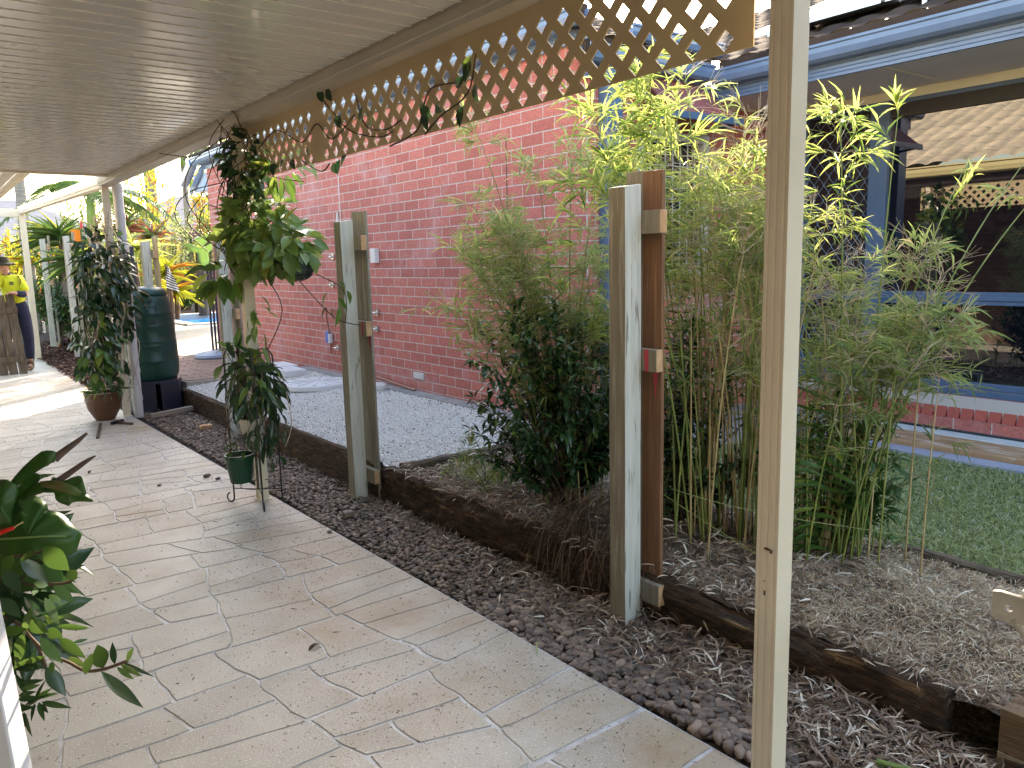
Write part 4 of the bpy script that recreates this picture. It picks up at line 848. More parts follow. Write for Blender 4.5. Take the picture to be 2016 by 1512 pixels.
DKL = leafmat("dark_glossy_leaf", (.018, .055, .022), (.04, .10, .03), c3=(.10, .19, .04), l3=.85, h3=.92, rough=.25, trans=.2, spec=.6)
MIDL = leafmat("mid_green_leaf", (.05, .125, .025), (.10, .20, .035), c3=(.22, .30, .05), l3=.85, h3=.92, rough=.28, trans=.3)
DARKG = leafmat("fern_leaf", (.03, .085, .02), (.07, .16, .03), rough=.35, trans=.3)
STEM = mat("brown_stem", (.10, .06, .035), (.06, .035, .02), rough=.8)
GSTEM = mat("green_stem", (.12, .17, .05), (.08, .11, .03), rough=.6)
LT = leaf_t(4, .85, .16, .25, .5)
def bush(name, loc, label, cat, ctr, rad, nst, nlf, ls, lw, m, T=LT, group=None, droop=.3, stem=STEM, sr=.005, outward=.8):
    t = thing(name, loc, label, cat, group); mb = MB(); P = []; D = []; S = []; b = Vector(loc)
    for i in range(nst):
        u = randdir(1, -.6, 1)[0] * rng.uniform(.55, 1) ** .5; e = Vector((ctr[0] + u[0] * rad[0], ctr[1] + u[1] * rad[1], ctr[2] + u[2] * rad[2]))
        st = b + Vector((rng.normal(0, .04), rng.normal(0, .04), 0)); md = Vector(((st.x + e.x) / 2, (st.y + e.y) / 2, st.z + (e.z - st.z) * .75)); pts = bez([st, md, e], 9)
        mb.tube(pts, [sr * (1 - .7 * k / 9) for k in range(10)], 5, cap=False)
        for k in range(nlf):
            q = rng.uniform(.35, 1); i0 = min(8, int(q * 9)); p = pts[i0].lerp(pts[i0 + 1], q * 9 - i0); ax = (pts[i0 + 1] - pts[i0]).normalized()
            d = (Vector(randdir(1)[0]) + ax * outward + Vector((0, 0, -droop))).normalized(); P.append((p + d * ls * .12)[:]); D.append(d[:]); l = ls * rng.uniform(.6, 1.25); S.append((l, l * lw * rng.uniform(.8, 1.2), l))
    mb.build("stem", stem, t, smooth=True); leaves_obj("foliage", T, P, D, S, m, t); return t
bush("dark_shrub", (2.66, 3.0, .15), "dark glossy leaved shrub filling the foot of the leftmost bamboo", "shrub", (2.60, 3.14, .74), (.44, .48, .58), 95, 50, .058, .40, DKL, outward=.6)
bush("dark_shrub", (2.86, 2.45, .15), "dark leafy shrub among the stems of the tallest bamboo", "shrub", (2.92, 2.40, .70), (.30, .42, .55), 55, 36, .055, .36, DKL, outward=.6)
bush("dark_shrub", (3.05, 1.85, .15), "low dark leafy shrub among the stems of the rightmost bamboo", "shrub", (3.12, 1.80, .58), (.26, .30, .36), 36, 30, .06, .36, DARKG, outward=.6)
bush("clover_patch", (3.3, 1.75, .15), "small bright green weed patch where lawn meets bamboo", "weeds", (3.28, 1.72, .17), (.16, .22, .07), 40, 14, .022, .8, MIDL, droop=0, stem=GSTEM, sr=.0012)
bush("weed_tuft", (2.55, 3.7, .15), "low straggly green weed on bare soil left of the bamboo", "weeds", (2.55, 3.75, .22), (.2, .3, .10), 22, 12, .035, .3, BAM, stem=GSTEM, sr=.0015)
def frond(mb, P, D, S, p0, p1, p2, n, pl, pw, nrm=(0, 0, 1), r=.003, swp=.35):
    pts = bez([p0, p1, p2], 14); mb.tube(pts, [r * (1 - .8 * k / 14) for k in range(15)], 5, cap=False)
    for i in range(n):
        q = .12 + .87 * i / n; k = min(13, int(q * 14)); p = pts[k].lerp(pts[k + 1], q * 14 - k); ax = (pts[k + 1] - pts[k]).normalized(); sd_ = ax.cross(Vector(nrm)).normalized()
        l = pl * math.sin(math.pi * min(1, q * .8 + .2)) ** .6 * rng.uniform(.9, 1.1)
        for s in (-1, 1):
            d = (sd_ * s + ax * swp + Vector((0, 0, -.12)) + Vector(rng.normal(0, .06, 3))).normalized(); P.append(p[:]); D.append(d[:]); S.append((l, pw, l))
LTF = leaf_t(3, .6, .15, .2, .5, .15)
def fern(loc, label, fr, m=DARKG, pl=.09, pw=.026, n=20, cat="fern", group="ferns under the bamboo", name="fern"):
    t = thing(name, loc, label, cat, group)
    for f in fr:
        mb = MB(); P = []; D = []; S = []; a, b_, c = [Vector(loc) + Vector(RT) * q[0] + Vector(F) * q[1] + Vector((0, 0, q[2])) for q in f[:3]]
        frond(mb, P, D, S, a, b_, c, n, pl, pw, nrm=f[3] if len(f) > 3 else (-.5, -.6, .6)); s_ = mb.build("frond", GSTEM, t); leaves_obj("leaflets", LTF, P, D, S, m, s_)
fern((2.86, 1.80, .15), "broad fronded fern between the cream post and the rightmost bamboo", [((0, 0, 0), (-.1, 0, .7), (.16, -.05, .98)), ((0, 0, 0), (-.12, 0, .5), (-.16, -.1, .85)), ((0, 0, 0), (.05, 0, .4), (.18, -.1, .55)), ((.0, 0, 0), (-.15, -.1, .35), (-.05, -.2, .62))], m=MIDL, pl=.13, pw=.032, n=13)
fern((2.74, 2.45, .15), "dark arching fern right of the nearest fence post", [((0, 0, 0), (-.05, 0, .8), (.22, 0, 1.08)), ((0, 0, 0), (.0, 0, .6), (.25, -.05, .80)), ((0, 0, 0), (.0, 0, .9), (.12, .1, 1.25)), ((0, 0, 0), (.1, 0, .4), (.28, 0, .5)), ((0, 0, 0), (-.1, 0, .6), (-.2, 0, .9))], m=DKL, pl=.10, pw=.024, n=22)
fern((2.42, 3.45, .12), "small pale fern hanging over the white gravel left of the bamboo", [((0, .2, .1), (-.1, .2, .4), (-.28, .1, .10)), ((0, .2, .1), (-.05, .2, .5), (-.16, .1, .28)), ((0, 0, .1), (-.1, 0, .35), (-.1, -.1, .12)), ((0, .1, .1), (.1, 0, .3), (.2, -.1, .10))], m=BAM, pl=.055, pw=.014, n=16)
# dead roots and trailing stalks over the sleeper between post and bamboo
t = thing("dead_root_tangle", (2.38, 2.55, .1), "tangle of dry brown roots and stalks spilling over the rotten sleeper", "roots")
for q in range(3):
    mb = MB()
    for i in range(90):
        x, y = rng.uniform(2.36, 2.5), rng.uniform(2.25, 2.72); p = Vector((x, y, .20 + rng.uniform(0, .22))); e = Vector((2.24 + rng.uniform(-.05, .06), y + rng.normal(0, .15), rng.uniform(-.02, .08)))
        mb.tube(bez([p, (p + e) / 2 + Vector((-.05, rng.normal(0, .08), .14)), e], 6), rng.uniform(.0007, .0022), 3, cap=False)
    mb.build("root_strands", mat("pale_root", (.26, .18, .12), (.16, .11, .075), rough=.9) if q == 1 else STEM, t)
t = thing("long_dry_stalk", (2.7, 1.75, .25), "long thin green stalk bent down across the dry clippings", "stalk")
mb = MB(); mb.tube(bez([(2.45, 2.15, .5), (2.75, 1.7, .35), (3.1, 1.5, .38), (3.45, 1.15, .20)], 12), .002, 4); mb.tube(bez([(2.42, 2.3, .52), (2.5, 1.9, .34), (2.62, 1.6, .2)], 8), .002, 4); mb.build("stalks", CULMG, t)

# vines, baskets and pots
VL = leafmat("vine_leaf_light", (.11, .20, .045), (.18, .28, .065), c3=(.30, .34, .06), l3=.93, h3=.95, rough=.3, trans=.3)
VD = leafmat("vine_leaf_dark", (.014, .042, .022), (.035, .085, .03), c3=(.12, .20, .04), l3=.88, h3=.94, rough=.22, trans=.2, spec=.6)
BROWNV = mat("vine_stem", (.09, .05, .035), (.06, .03, .022), rough=.7)
def stems(curves, r, m, parent, nm="vine_stem", n=5):
    for ch in curves:
        mb = MB(); 
        for c in ch: mb.tube(catmull(c, 5), r, n, cap=False)
        mb.build(nm, m, parent, smooth=True)
def hang(c, rad, zt, zb, n, wig=.05):
    out = []
    for i in range(n):
        a = rng.uniform(0, 6.28); q = [Vector((c[0] + rad * math.cos(a) * rng.uniform(.2, 1) * (.5 + .5 * min(1, k / 2)), c[1] + rad * math.sin(a) * rng.uniform(.2, 1), zt + (zb - zt) * k / 5 * rng.uniform(.9, 1.1))) + Vector(rng.normal(0, wig, 3)) for k in range(6)]; out.append(q)
    return out
t = thing("post_vine", (1.70, 4.80, 1.9), "light green leafy vine climbing the middle post up to the lattice", "vine")
stems([hang((1.66, 4.78), .12, 2.24, 1.45, 26)], .0028, BROWNV, t)
stems([[[(1.60, 4.85, 2.2), (1.45, 5.0, 2.06), (1.42, 5.05, 1.85), (1.55, 4.95, 1.6), (1.62, 4.9, 1.4)], [(1.58, 4.9, 2.15), (1.50, 4.98, 1.9), (1.40, 5.0, 1.72), (1.56, 4.9, 1.55)], [(1.60, 4.85, 1.95), (1.44, 5.1, 1.9), (1.36, 5.1, 1.75), (1.5, 5., 1.55)], [(1.62, 4.85, 1.75), (1.5, 4.95, 1.82), (1.46, 4.95, 1.66), (1.6, 4.85, 1.5)], [(1.6, 4.9, 2.2), (1.5, 5.1, 2.12), (1.35, 5.3, 2.15)],
        [(1.66, 4.6, 2.05), (1.72, 4.45, 1.95), (1.8, 4.2, 1.90)], [(1.7, 4.6, 1.4), (1.75, 4.5, 1.2), (1.72, 4.7, .95)], [(1.85, 4.5, 1.38), (2.0, 4.35, 1.15), (2.1, 4.2, 1.1)], [(1.95, 4.45, 1.4), (2.05, 4.3, 1.3), (2.05, 4.3, 1.12)]]], .0032, BROWNV, t)
def vine_leaves(ctr, rad, n, ls, lw, m, parent, out=.7, down=.35, nm="foliage", zb=0, T=LT, roll=.6):
    u = randdir(n); q = rng.uniform(.25, 1, n) ** .5; P = np.array(ctr) + u * q[:, None] * np.array(rad); D = u * out + randdir(n) * .5 + np.array([0, 0, -down]); S = np.stack([(l := ls * rng.uniform(.65, 1.25, n)), l * lw * rng.uniform(.85, 1.15, n), l], 1)
    return leaves_obj(nm, T, P, D, S, m, parent, roll=rng.uniform(-roll, roll, n), upv=u * 1.0 - np.array(fw[:]) * .35 + np.array([0, 0, .45]))
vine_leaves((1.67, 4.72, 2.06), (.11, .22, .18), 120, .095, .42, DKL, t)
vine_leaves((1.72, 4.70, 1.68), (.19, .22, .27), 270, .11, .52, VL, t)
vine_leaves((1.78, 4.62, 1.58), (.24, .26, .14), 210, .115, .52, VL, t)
vine_leaves((1.56, 4.88, 1.42), (.12, .12, .10), 26, .13, .48, MIDL, t)
vine_leaves((1.78, 4.45, 2.00), (.10, .28, .09), 42, .12, .28, MIDL, t)
vine_leaves((1.66, 4.70, 1.12), (.10, .10, .22), 16, .10, .36, VL, t, down=.8)
vine_leaves((2.02, 4.35, 1.28), (.08, .12, .12), 8, .10, .32, MIDL, t, down=.8)
t = thing("lattice_tendril", (1.66, 3.2, 2.1), "thin brown vine tendrils with a few leaves twisting along the lattice", "vine")
stems([[[(1.675, 4.5, 2.10), (1.67, 4.2, 2.16), (1.675, 3.9, 2.06), (1.67, 3.7, 2.12), (1.675, 3.55, 2.03), (1.67, 3.3, 2.10)], [(1.67, 3.62, 2.22), (1.665, 3.5, 2.14), (1.67, 3.35, 2.04), (1.675, 3.1, 1.98), (1.675, 2.98, 1.985)], [(1.67, 3.28, 2.18), (1.672, 3.2, 2.04), (1.67, 3.02, 2.0), (1.672, 2.9, 2.02)],
        [(1.672, 3.0, 1.93), (1.67, 2.78, 1.96), (1.668, 2.72, 2.04), (1.672, 2.66, 2.10), (1.67, 2.5, 2.09)], [(1.672, 2.72, 1.94), (1.67, 2.6, 1.99), (1.67, 2.42, 2.04), (1.668, 2.36, 2.16)], [(1.672, 3.9, 1.97), (1.68, 3.7, 1.90), (1.69, 3.62, 1.93)], [(1.6, 4.72, 2.33), (1.6, 4.62, 2.30), (1.61, 4.55, 2.20), (1.64, 4.5, 2.12)]]], .0036, BROWNV, t)
pl = [(1.66, 3.6, 2.20, .1, .8), (1.66, 3.5, 2.19, -.3, .8), (1.66, 3.45, 2.12, .5, -.6), (1.66, 3.22, 2.05, .3, .9), (1.66, 3.12, 1.99, .2, .5), (1.67, 3.55, 1.92, .8, -.7), (1.67, 3.47, 1.93, -.3, -.9), (1.67, 3.40, 1.94, -.8, -.6), (1.66, 2.70, 2.01, .4, -.6), (1.66, 2.66, 1.99, -.4, .6), (1.66, 2.62, 2.03, .6, -.3), (1.66, 2.42, 2.10, .5, .5), (1.66, 2.38, 2.14, -.3, -.7), (1.66, 2.36, 2.06, .3, -.9), (1.66, 2.48, 2.07, .8, .2), (1.66, 2.44, 2.00, -.2, -.9), (1.66, 3.8, 2.04, .4, -.7), (1.66, 4.0, 1.99, .6, -.6), (1.66, 4.1, 2.0, -.6, -.6), (1.66, 4.25, 2.0, .2, -.8)]
leaves_obj("foliage", LT, [p[:3] for p in pl], [(-.25, -p[3], p[4]) for p in pl], [(.075, .04, .07)] * len(pl), VD, t, upv=np.tile([-1., -.3, .2], (len(pl), 1)))
# wire basket
t = thing("hanging_basket", (1.90, 4.60, 1.40), "small round wire hanging basket with dark liner under the vine", "basket")
mb = MB(); c = (1.90, 4.60, 1.49)
mb.lathe([(.02, -.125), (.07, -.11), (.105, -.06), (.118, 0)], c, 20, cap=False); mb.build("liner", mat("coir_liner", (.10, .13, .13), (.05, .06, .06), rough=1, scale=20), t, smooth=True)
mb = MB()
for k in range(14):
    a = k * math.pi / 7; mb.tube([(c[0] + .122 * math.sin(ph) * math.cos(a), c[1] + .122 * math.sin(ph) * math.sin(a), c[2] - .132 * math.cos(ph)) for ph in np.linspace(0.1, math.pi / 2, 7)], .0018, 4)
for r_, z in ((.125, 0), (.118, -.05), (.09, -.095)): mb.tube([(c[0] + r_ * math.cos(a), c[1] + r_ * math.sin(a), c[2] + z) for a in np.linspace(0, 6.2832, 25)], .0024, 4)
mb.build("wire_frame", IRON, t)
mb = MB(); 
for a in (0, 2.1, 4.2): mb.tube([(c[0] + .122 * math.cos(a), c[1] + .122 * math.sin(a), c[2]), (1.72, 4.70, 2.24)], .0012, 4)
mb.build("hanger_wire", IRON, t)
# wire plant stand with two pots
SX, SY = 1.615, 4.72
t = thing("plant_stand", (SX, SY, 0), "black wire plant stand with curled feet at the paving edge", "plant stand")
legs = [(-.105, .16), (-.03, -.135), (.125, -.04)]
for dx, dy in legs:
    l = math.hypot(dx, dy); ux, uy = dx / l, dy / l; x, y = SX + dx, SY + dy; mb = MB()
    pts = [(x - ux * (.03 - .03 * math.cos(a)) + ux * .0, y - uy * (.03 - .03 * math.cos(a)), .06 + .0 + .04 * math.sin(a)) for a in ()]
    foot = [(x + ux * (.022 + .022 * math.cos(a)), y + uy * (.022 + .022 * math.cos(a)), .024 + .020 * math.sin(a)) for a in np.linspace(.6, 2 * math.pi - math.pi, 9)]
    foot = [(x + ux * (.026 - .026 * math.cos(a)), y + uy * (.026 - .026 * math.cos(a)), .032 - .028 * math.sin(a)) for a in np.linspace(0, 1.45 * math.pi, 12)]
    topc = [(x - ux * (.055 - .055 * math.cos(a)), y - uy * (.055 - .055 * math.cos(a)), .90 + .065 * math.sin(a)) for a in np.linspace(0, 1.35 * math.pi, 12)]
    mb.tube(foot[::-1] + [(x, y, .08), (x, y, .5), (x, y, .85)] + topc, .0048, 6); mb.build("leg", IRON, t)
mb = MB()
for dx, dy in legs: mb.tube([(SX + dx, SY + dy, .09), (SX, SY, .10)], .003, 6)
for z in (.13, .46): mb.tube([(SX + .11 * math.cos(a), SY + .11 * math.sin(a), z) for a in np.linspace(0, 6.2832, 22)], .0028, 5)
for k in range(3): mb.tube([(SX + .012 * math.cos(k * 2.1), SY + .012 * math.sin(k * 2.1), .10), (SX + .012 * math.cos(k * 2.1), SY + .012 * math.sin(k * 2.1), .44)], .003, 5)
mb.build("cross_brace", IRON, t)
def pot(name, c, r0, r1, h, m, label, cat="plant pot", rim=.008, bul=.5, **k):
    t = thing(name, c, label, cat, **k); mb = MB(); mb.lathe([(r0, 0), (r0 + (r1 - r0) * bul, h * .40), (r0 + (r1 - r0) * min(1, bul + .3), h * .7), (r1, h - .02), (r1 + rim, h - .018), (r1 + rim, h), (r1 - .004, h), (r1 - .008, h - .03), (.0, h - .03)], c, 32); mb.build("body", m, t, smooth=False)
    mb = MB(); mb.lathe([(r1 - .008, h - .028), (0.001, h - .02)], c, 20, cap=False); mb.build("soil", SOIL, t); return t
pot("green_pot", (1.535, 4.80, .145), .062, .085, .175, mat("green_plastic_pot", (.008, .06, .03), rough=.4), "dark green plastic pot in the lower ring of the wire stand")
tp = pot("white_pot", (1.60, 4.72, .415), .055, .075, .135, mat("off_white_pot", (.60, .58, .50), (.52, .5, .42), rough=.5), "off white plastic pot in the upper ring of the wire stand")
mb = MB(); mb.box(1.60 - .036, 1.60 + .02, 4.72 - .072, 4.72 - .068, .47, .482); mb.build("label_mark", mat("faded_green_mark", (.25, .32, .22), rough=.6), tp)
t = thing("stand_vine", (1.60, 4.72, .54), "dark pointed leaf vine overflowing the wire plant stand", "vine")
stems([hang((1.60, 4.72), .16, .95, .35, 14, .03)], .0025, BROWNV, t)
stems([[[(1.60, 4.72, .55), (1.58, 4.7, .75), (1.62, 4.68, .92), (1.68, 4.6, 1.05)], [(1.60, 4.7, .6), (1.66, 4.66, .8), (1.6, 4.66, .98)], [(1.78, 4.6, .7), (1.80, 4.6, .5), (1.76, 4.62, .36)]]], .003, TWIG, t)
vine_leaves((1.61, 4.71, .76), (.16, .18, .19), 160, .125, .30, VD, t, out=.6, down=.7)
vine_leaves((1.66, 4.66, .52), (.14, .14, .12), 40, .12, .28, VD, t, out=.4, down=1.1)
vine_leaves((1.56, 4.80, .90), (.12, .14, .08), 26, .13, .34, MIDL, t, out=.5, down=.1)
vine_leaves((1.54, 4.80, .35), (.10, .12, .05), 34, .055, .3, DARKG, t)
vine_leaves((1.70, 4.70, .30), (.05, .05, .07), 5, .09, .42, VD, t, down=1)
# barrel, brown pot and its vine, downpipe
BX, BY = 2.035, 8.98
t = thing("water_barrel", (BX, BY, 0), "dark green plastic water barrel with domed lid on a black stand", "water barrel")
mb = MB(); prof = [(.10, .27), (.20, .28), (.235, .31), (.255, .36), (.262, .45), (.262, .497), (.266, .503), (.261, .51), (.258, .60), (.256, .655), (.260, .662), (.255, .67), (.252, .70), (.256, .705), (.251, .712), (.247, .86), (.250, .866), (.245, .874), (.240, .99), (.243, .996), (.237, 1.004), (.228, 1.08), (.212, 1.14), (.190, 1.185), (.182, 1.19)]
mb.lathe(prof, (BX, BY, 0), 48); bd = mb.build("barrel_body", GREENP, t, smooth=True)
mb = MB(); mb.lathe([(.200, 1.178), (.204, 1.19), (.200, 1.215), (.17, 1.25), (.10, 1.27), (.0, 1.277)], (BX, BY, 0), 40); mb.build("lid", GREENP, t, smooth=True)
def on_barrel(a, z, r): return Vector((BX + r * math.cos(a), BY + r * math.sin(a), z))
A0_ = math.atan2(-BY, -BX) + .12
mb = MB(); mb.tube([on_barrel(A0_ + .02, 1.125, .20), on_barrel(A0_ + .02, 1.128, .232)], .022, 16); mb.build("overflow_port", mat("port_dark", (.004, .02, .015), rough=.5), t)
mb = MB(); q = [on_barrel(A0_ + .02 + a, z, .2485) for a, z in ((-.12, .885), (.12, .885), (.12, .935), (-.12, .935))]; q2 = [on_barrel(A0_ + .02 + a, z, .238) for a, z in ((-.12, .885), (.12, .885), (.12, .935), (-.12, .935))]; mb.add(q + q2, [(0, 1, 2, 3), (0, 4, 5, 1), (1, 5, 6, 2), (2, 6, 7, 3), (3, 7, 4, 0)]); mb.build("handle_recess", mat("recess_dark", (.004, .025, .018), rough=.6), t)
for a0, a1, z0, z1 in ((-.62, -.25, .78, .94), (-.16, .20, .98, 1.065)):
    mb = MB(); mb.tube([on_barrel(A0_ + a, z, .243 + (.004 if z < .97 else -.006)) for a, z in ((a0, z0), (a0, z1), ((a0 + a1) / 2, z1), (a1, z1), (a1, z0), ((a0 + a1) / 2, z0), (a0, z0))], .004, 5); mb.build("moulded_panel_rim", GREENP, t)
mb = MB(); mb.tube([on_barrel(A0_ - .75, .36, .25), on_barrel(A0_ - .75, .36, .31), on_barrel(A0_ - .75, .33, .32)], .013, 8); mb.build("spigot", IRON, t)
mb = MB()
for k in range(4):
    a = A0_ + math.pi / 4 + k * math.pi / 2; cx_, cy_ = BX + .165 * math.cos(a), BY + .165 * math.sin(a); mb2 = MB()
    vs = [(BX + (r_ * math.cos(a + o)), BY + (r_ * math.sin(a + o)), z) for z, rr in ((-.03, 1.08), (.30, .98)) for r_, o in ((.10 * rr, -.6), (.275 * rr, -.70), (.30 * rr, 0), (.275 * rr, .70), (.10 * rr, .6))]
    mb2.add(vs, [(0, 4, 3, 2, 1), (5, 6, 7, 8, 9), (0, 1, 6, 5), (1, 2, 7, 6), (2, 3, 8, 7), (3, 4, 9, 8), (4, 0, 5, 9)]); mb2.build("stand_leg", BLACKP, t, bevel=.008)
mb = MB(); mb.lathe([(.24, .262), (.25, .27), (.25, .30), (.22, .31)], (BX, BY, 0), 32); mb.build("stand_ring", BLACKP, t)
t = thing("downpipe", (1.78, 8.66, 0), "round white downpipe with collars between steel post and green barrel", "downpipe")
mb = MB(); mb.tube([(1.78, 8.62, -.03), (1.78, 8.62, 2.28)], .046, 20); mb.build("pipe", PVC, t, smooth=False)
for z in (.14, .42, 1.28, 1.62, 1.95, 2.2):
    mb = MB(); mb.tube([(1.78, 8.62, z), (1.78, 8.62, z + .05)], .051, 20); mb.build("collar", PVC, t)
pot("brown_pot", (1.46, 8.55, 0), .085, .165, .275, TERRA, "round brown glazed pot at the foot of the dark vine", rim=.008, bul=.78)
t = thing("pot_vine", (1.46, 8.55, .25), "tall dark green vine climbing from the brown pot up the post", "vine")
stems([hang((1.57, 8.55), .2, 1.95, .3, 22, .04)], .004, TWIG, t)
stems([[[(1.50, 8.5, .3), (1.45, 8.5, .8), (1.55, 8.45, 1.2), (1.62, 8.5, 1.7), (1.66, 8.5, 2.0)], [(1.5, 8.5, 1.75), (1.72, 8.4, 1.5), (1.85, 8.4, 1.2)], [(1.4, 8.5, 1.4), (1.6, 8.4, 1.55), (1.8, 8.4, 1.1)]]], .006, TWIG, t)
vine_leaves((1.56, 8.52, 1.45), (.24, .24, .42), 300, .135, .44, VD, t, down=.6)
vine_leaves((1.45, 8.50, .85), (.20, .20, .42), 190, .13, .46, VD, t, down=.7)
vine_leaves((1.72, 8.46, 1.15), (.14, .12, .35), 70, .13, .44, VD, t, down=.7)
vine_leaves((1.42, 8.45, .62), (.16, .14, .26), 50, .13, .5, MIDL, t, down=.7)
vine_leaves((1.60, 8.45, .50), (.12, .1, .18), 24, .12, .46, VD, t, down=.9)
vine_leaves((1.46, 8.5, .30), (.17, .17, .05), 50, .12, .14, MIDL, t, down=.3)
# hammer and stick on the paving by the pot
t = thing("hammer", (1.55, 8.15, 0), "dark hammer lying on the paving in front of the brown pot", "hammer")
mb = MB(); mb.bar((1.50, 8.22, .012), (1.60, 8.05, .012), .02, .018); mb.build("handle", STEM, t); mb = MB(); mb.bar((1.44, 8.17, .018), (1.56, 8.27, .018), .026, .026); mb.build("head", IRON, t)
b = MB(); b.bar((1.37, 8.30, .008), (1.22, 7.6, .008), .025, .014); b.build("timber_offcut", STEM, label="thin dark stick lying on the paving in front of the brown pot", cat="stick")
# timber offcut strip at barrel
b = MB(); b.bar((1.83, 8.33, .015), (2.25, 8.42, .03), .05, .04); b.build("kerb_strip", mat("concrete_strip", (.33, .28, .23), rough=.9), label="small brown kerb strip in front of the barrel stand", cat="kerb")

# ------------------------------------------------------------------ near plants at the left edge
def PX(px, py, d): return EYE + (fw + cr * ((px - 1008) / 1565) - cu * ((py - 756) / 1565)) * d
def z5(x, y): return (x / 3.78, 860 + y / 3.78)
def z6(x, y): return (x / 4.178, 1150 + y / 4.178)
BIGL = leafmat("antler_fern_leaf", (.030, .095, .020), (.055, .14, .028), rough=.35, trans=.3)
VEIN = mat("leaf_vein", (.16, .24, .07), rough=.5)
PURP = mat("purple_brown_tip", (.085, .05, .045), (.12, .07, .05), rough=.6, scale=40)
def lobed(nm, out, d, bulge, m, parent, rings=6):
    pts = [PX(x, y, d) for x, y in out]
    # smooth the outline
    P = [p for p in catmull(pts + [pts[0]], 4)][:-1]; c = sum(P, Vector()) / len(P); n = len(P); vs = []
    for r in range(rings, 0, -1):
        t = r / rings
        for i, p in enumerate(P):
            q = c + (p - c) * t; q -= fw * bulge * (1 - t * t) ; q += fw * .004 * math.sin(i * .9) * t * t; vs.append(q)
    vs.append(c - fw * bulge); fs = [(r * n + i, r * n + (i + 1) % n, (r + 1) * n + (i + 1) % n, (r + 1) * n + i) for r in range(rings - 1) for i in range(n)] + [((rings - 1) * n + i, (rings - 1) * n + (i + 1) % n, rings * n) for i in range(n)]
    mb = MB(); mb.add(vs, fs); o = mb.build(nm, m, parent, smooth=True); s = o.modifiers.new("thick", 'SOLIDIFY'); s.thickness = .0018; return o
def ribbon(nm, pts, d, m, parent, fold=.3):   # pts: (px, py, width px, depth offset)
    C = [PX(x, y, d + dz) for x, y, w_, dz in pts]; W = [w_ / 1565 * d / 2 for _, _, w_, _ in pts]; C = catmull(C, 4); W = np.interp(np.linspace(0, len(pts) - 1, len(C)), range(len(pts)), W); mb = MB(); vs = []
    for i, p in enumerate(C):
        t = (C[min(i + 1, len(C) - 1)] - C[max(i - 1, 0)]).normalized(); s = t.cross(fw).normalized(); vs += [p - s * W[i] - fw * fold * W[i], p, p + s * W[i] - fw * fold * W[i]]
    mb.add(vs, [q for i in range(len(C) - 1) for q in ((3 * i, 3 * i + 3, 3 * i + 4, 3 * i + 1), (3 * i + 1, 3 * i + 4, 3 * i + 5, 3 * i + 2))]); o = mb.build(nm, m, parent, smooth=True); s = o.modifiers.new("thick", 'SOLIDIFY'); s.thickness = .0015; return o
base = PX(-40, 1010, 1.75)
t = thing("antler_fern", base, "large antler fern with broad dark lobe and purple tipped straps at the left edge", "fern")
lobed("frond", [z5(*p) for p in ((70, 480), (140, 395), (250, 440), (345, 490), (350, 545), (430, 560), (500, 615), (585, 700), (602, 760), (560, 850), (462, 930), (450, 1080), (300, 1130), (120, 1150), (-60, 1050), (-90, 700), (-20, 520))], 1.78, .045, BIGL, t)
ribbon("vein", [(-10, 1062, 4, -.052), (40, 1059, 3.5, -.054), (90, 1056, 3, -.045), (130, 1056, 2, -.025)], 1.78, VEIN, t)
lobed("frond", [z5(*p) for p in ((-60, 330), (60, 320), (120, 370), (125, 470), (80, 560), (90, 640), (20, 660), (-80, 600))], 1.70, .02, BIGL, t)
lobed("frond", [z5(*p) for p in ((395, 300), (470, 330), (580, 292), (630, 340), (640, 430), (702, 478), (560, 480), (515, 512), (440, 480), (400, 415), (330, 400))], 1.74, .01, BIGL, t)
ribbon("frond", [z5(90, 370) + (14, 0), z5(200, 260) + (22, 0), z5(340, 160) + (30, -.01), z5(420, 150) + (20, 0)], 1.76, BIGL, t)
ribbon("frond_tip", [z5(405, 165) + (18, 0), z5(500, 90) + (13, .02), z5(580, 30) + (10, .04), z5(650, -30) + (4, .06)], 1.76, PURP, t)
ribbon("frond", [z5(120, 420) + (16, 0), z5(210, 400) + (40, 0), z5(250, 320) + (28, 0), z5(300, 290) + (8, 0)], 1.765, BIGL, t)
ribbon("frond", [z5(180, 440) + (10, 0), z5(300, 380) + (22, -.01), z5(400, 350) + (14, -.01), z5(450, 330) + (9, 0)], 1.755, BIGL, t)
ribbon("frond_tip", [z5(430, 330) + (13, 0), z5(560, 240) + (11, .02), z5(660, 170) + (7, .03), z5(712, 140) + (2, .04)], 1.74, PURP, t)
ribbon("frond_tip", [z5(300, 350) + (10, 0), z5(420, 360) + (18, -.02), z5(540, 400) + (17, -.02), z5(600, 430) + (8, -.01)], 1.73, mat("fern_brown_edge", (.16, .10, .04), (.07, .12, .03), rough=.5, scale=30), t)
t = thing("leafy_shrub", PX(-60, 1250, 1.7), "green shrub with long pointed leaves reaching over the paving at lower left", "shrub")
stems([[[PX(-40, 1205, 1.7), PX(*z6(120, 305), 1.68), PX(*z6(300, 500), 1.68), PX(*z6(380, 680), 1.68)], [PX(*z6(200, 380), 1.68), PX(*z6(380, 560), 1.67), PX(*z6(560, 640), 1.66), PX(*z6(700, 710), 1.65), PX(*z6(850, 700), 1.64), PX(*z6(1050, 630), 1.63)]], [[PX(-20, 1130, 1.7), PX(50, 1150, 1.7), PX(110, 1150, 1.69), PX(140, 1145, 1.69)], [PX(-20, 1100, 1.7), PX(60, 1092, 1.69), PX(95, 1080, 1.69)]]], .0035, STEM, t)
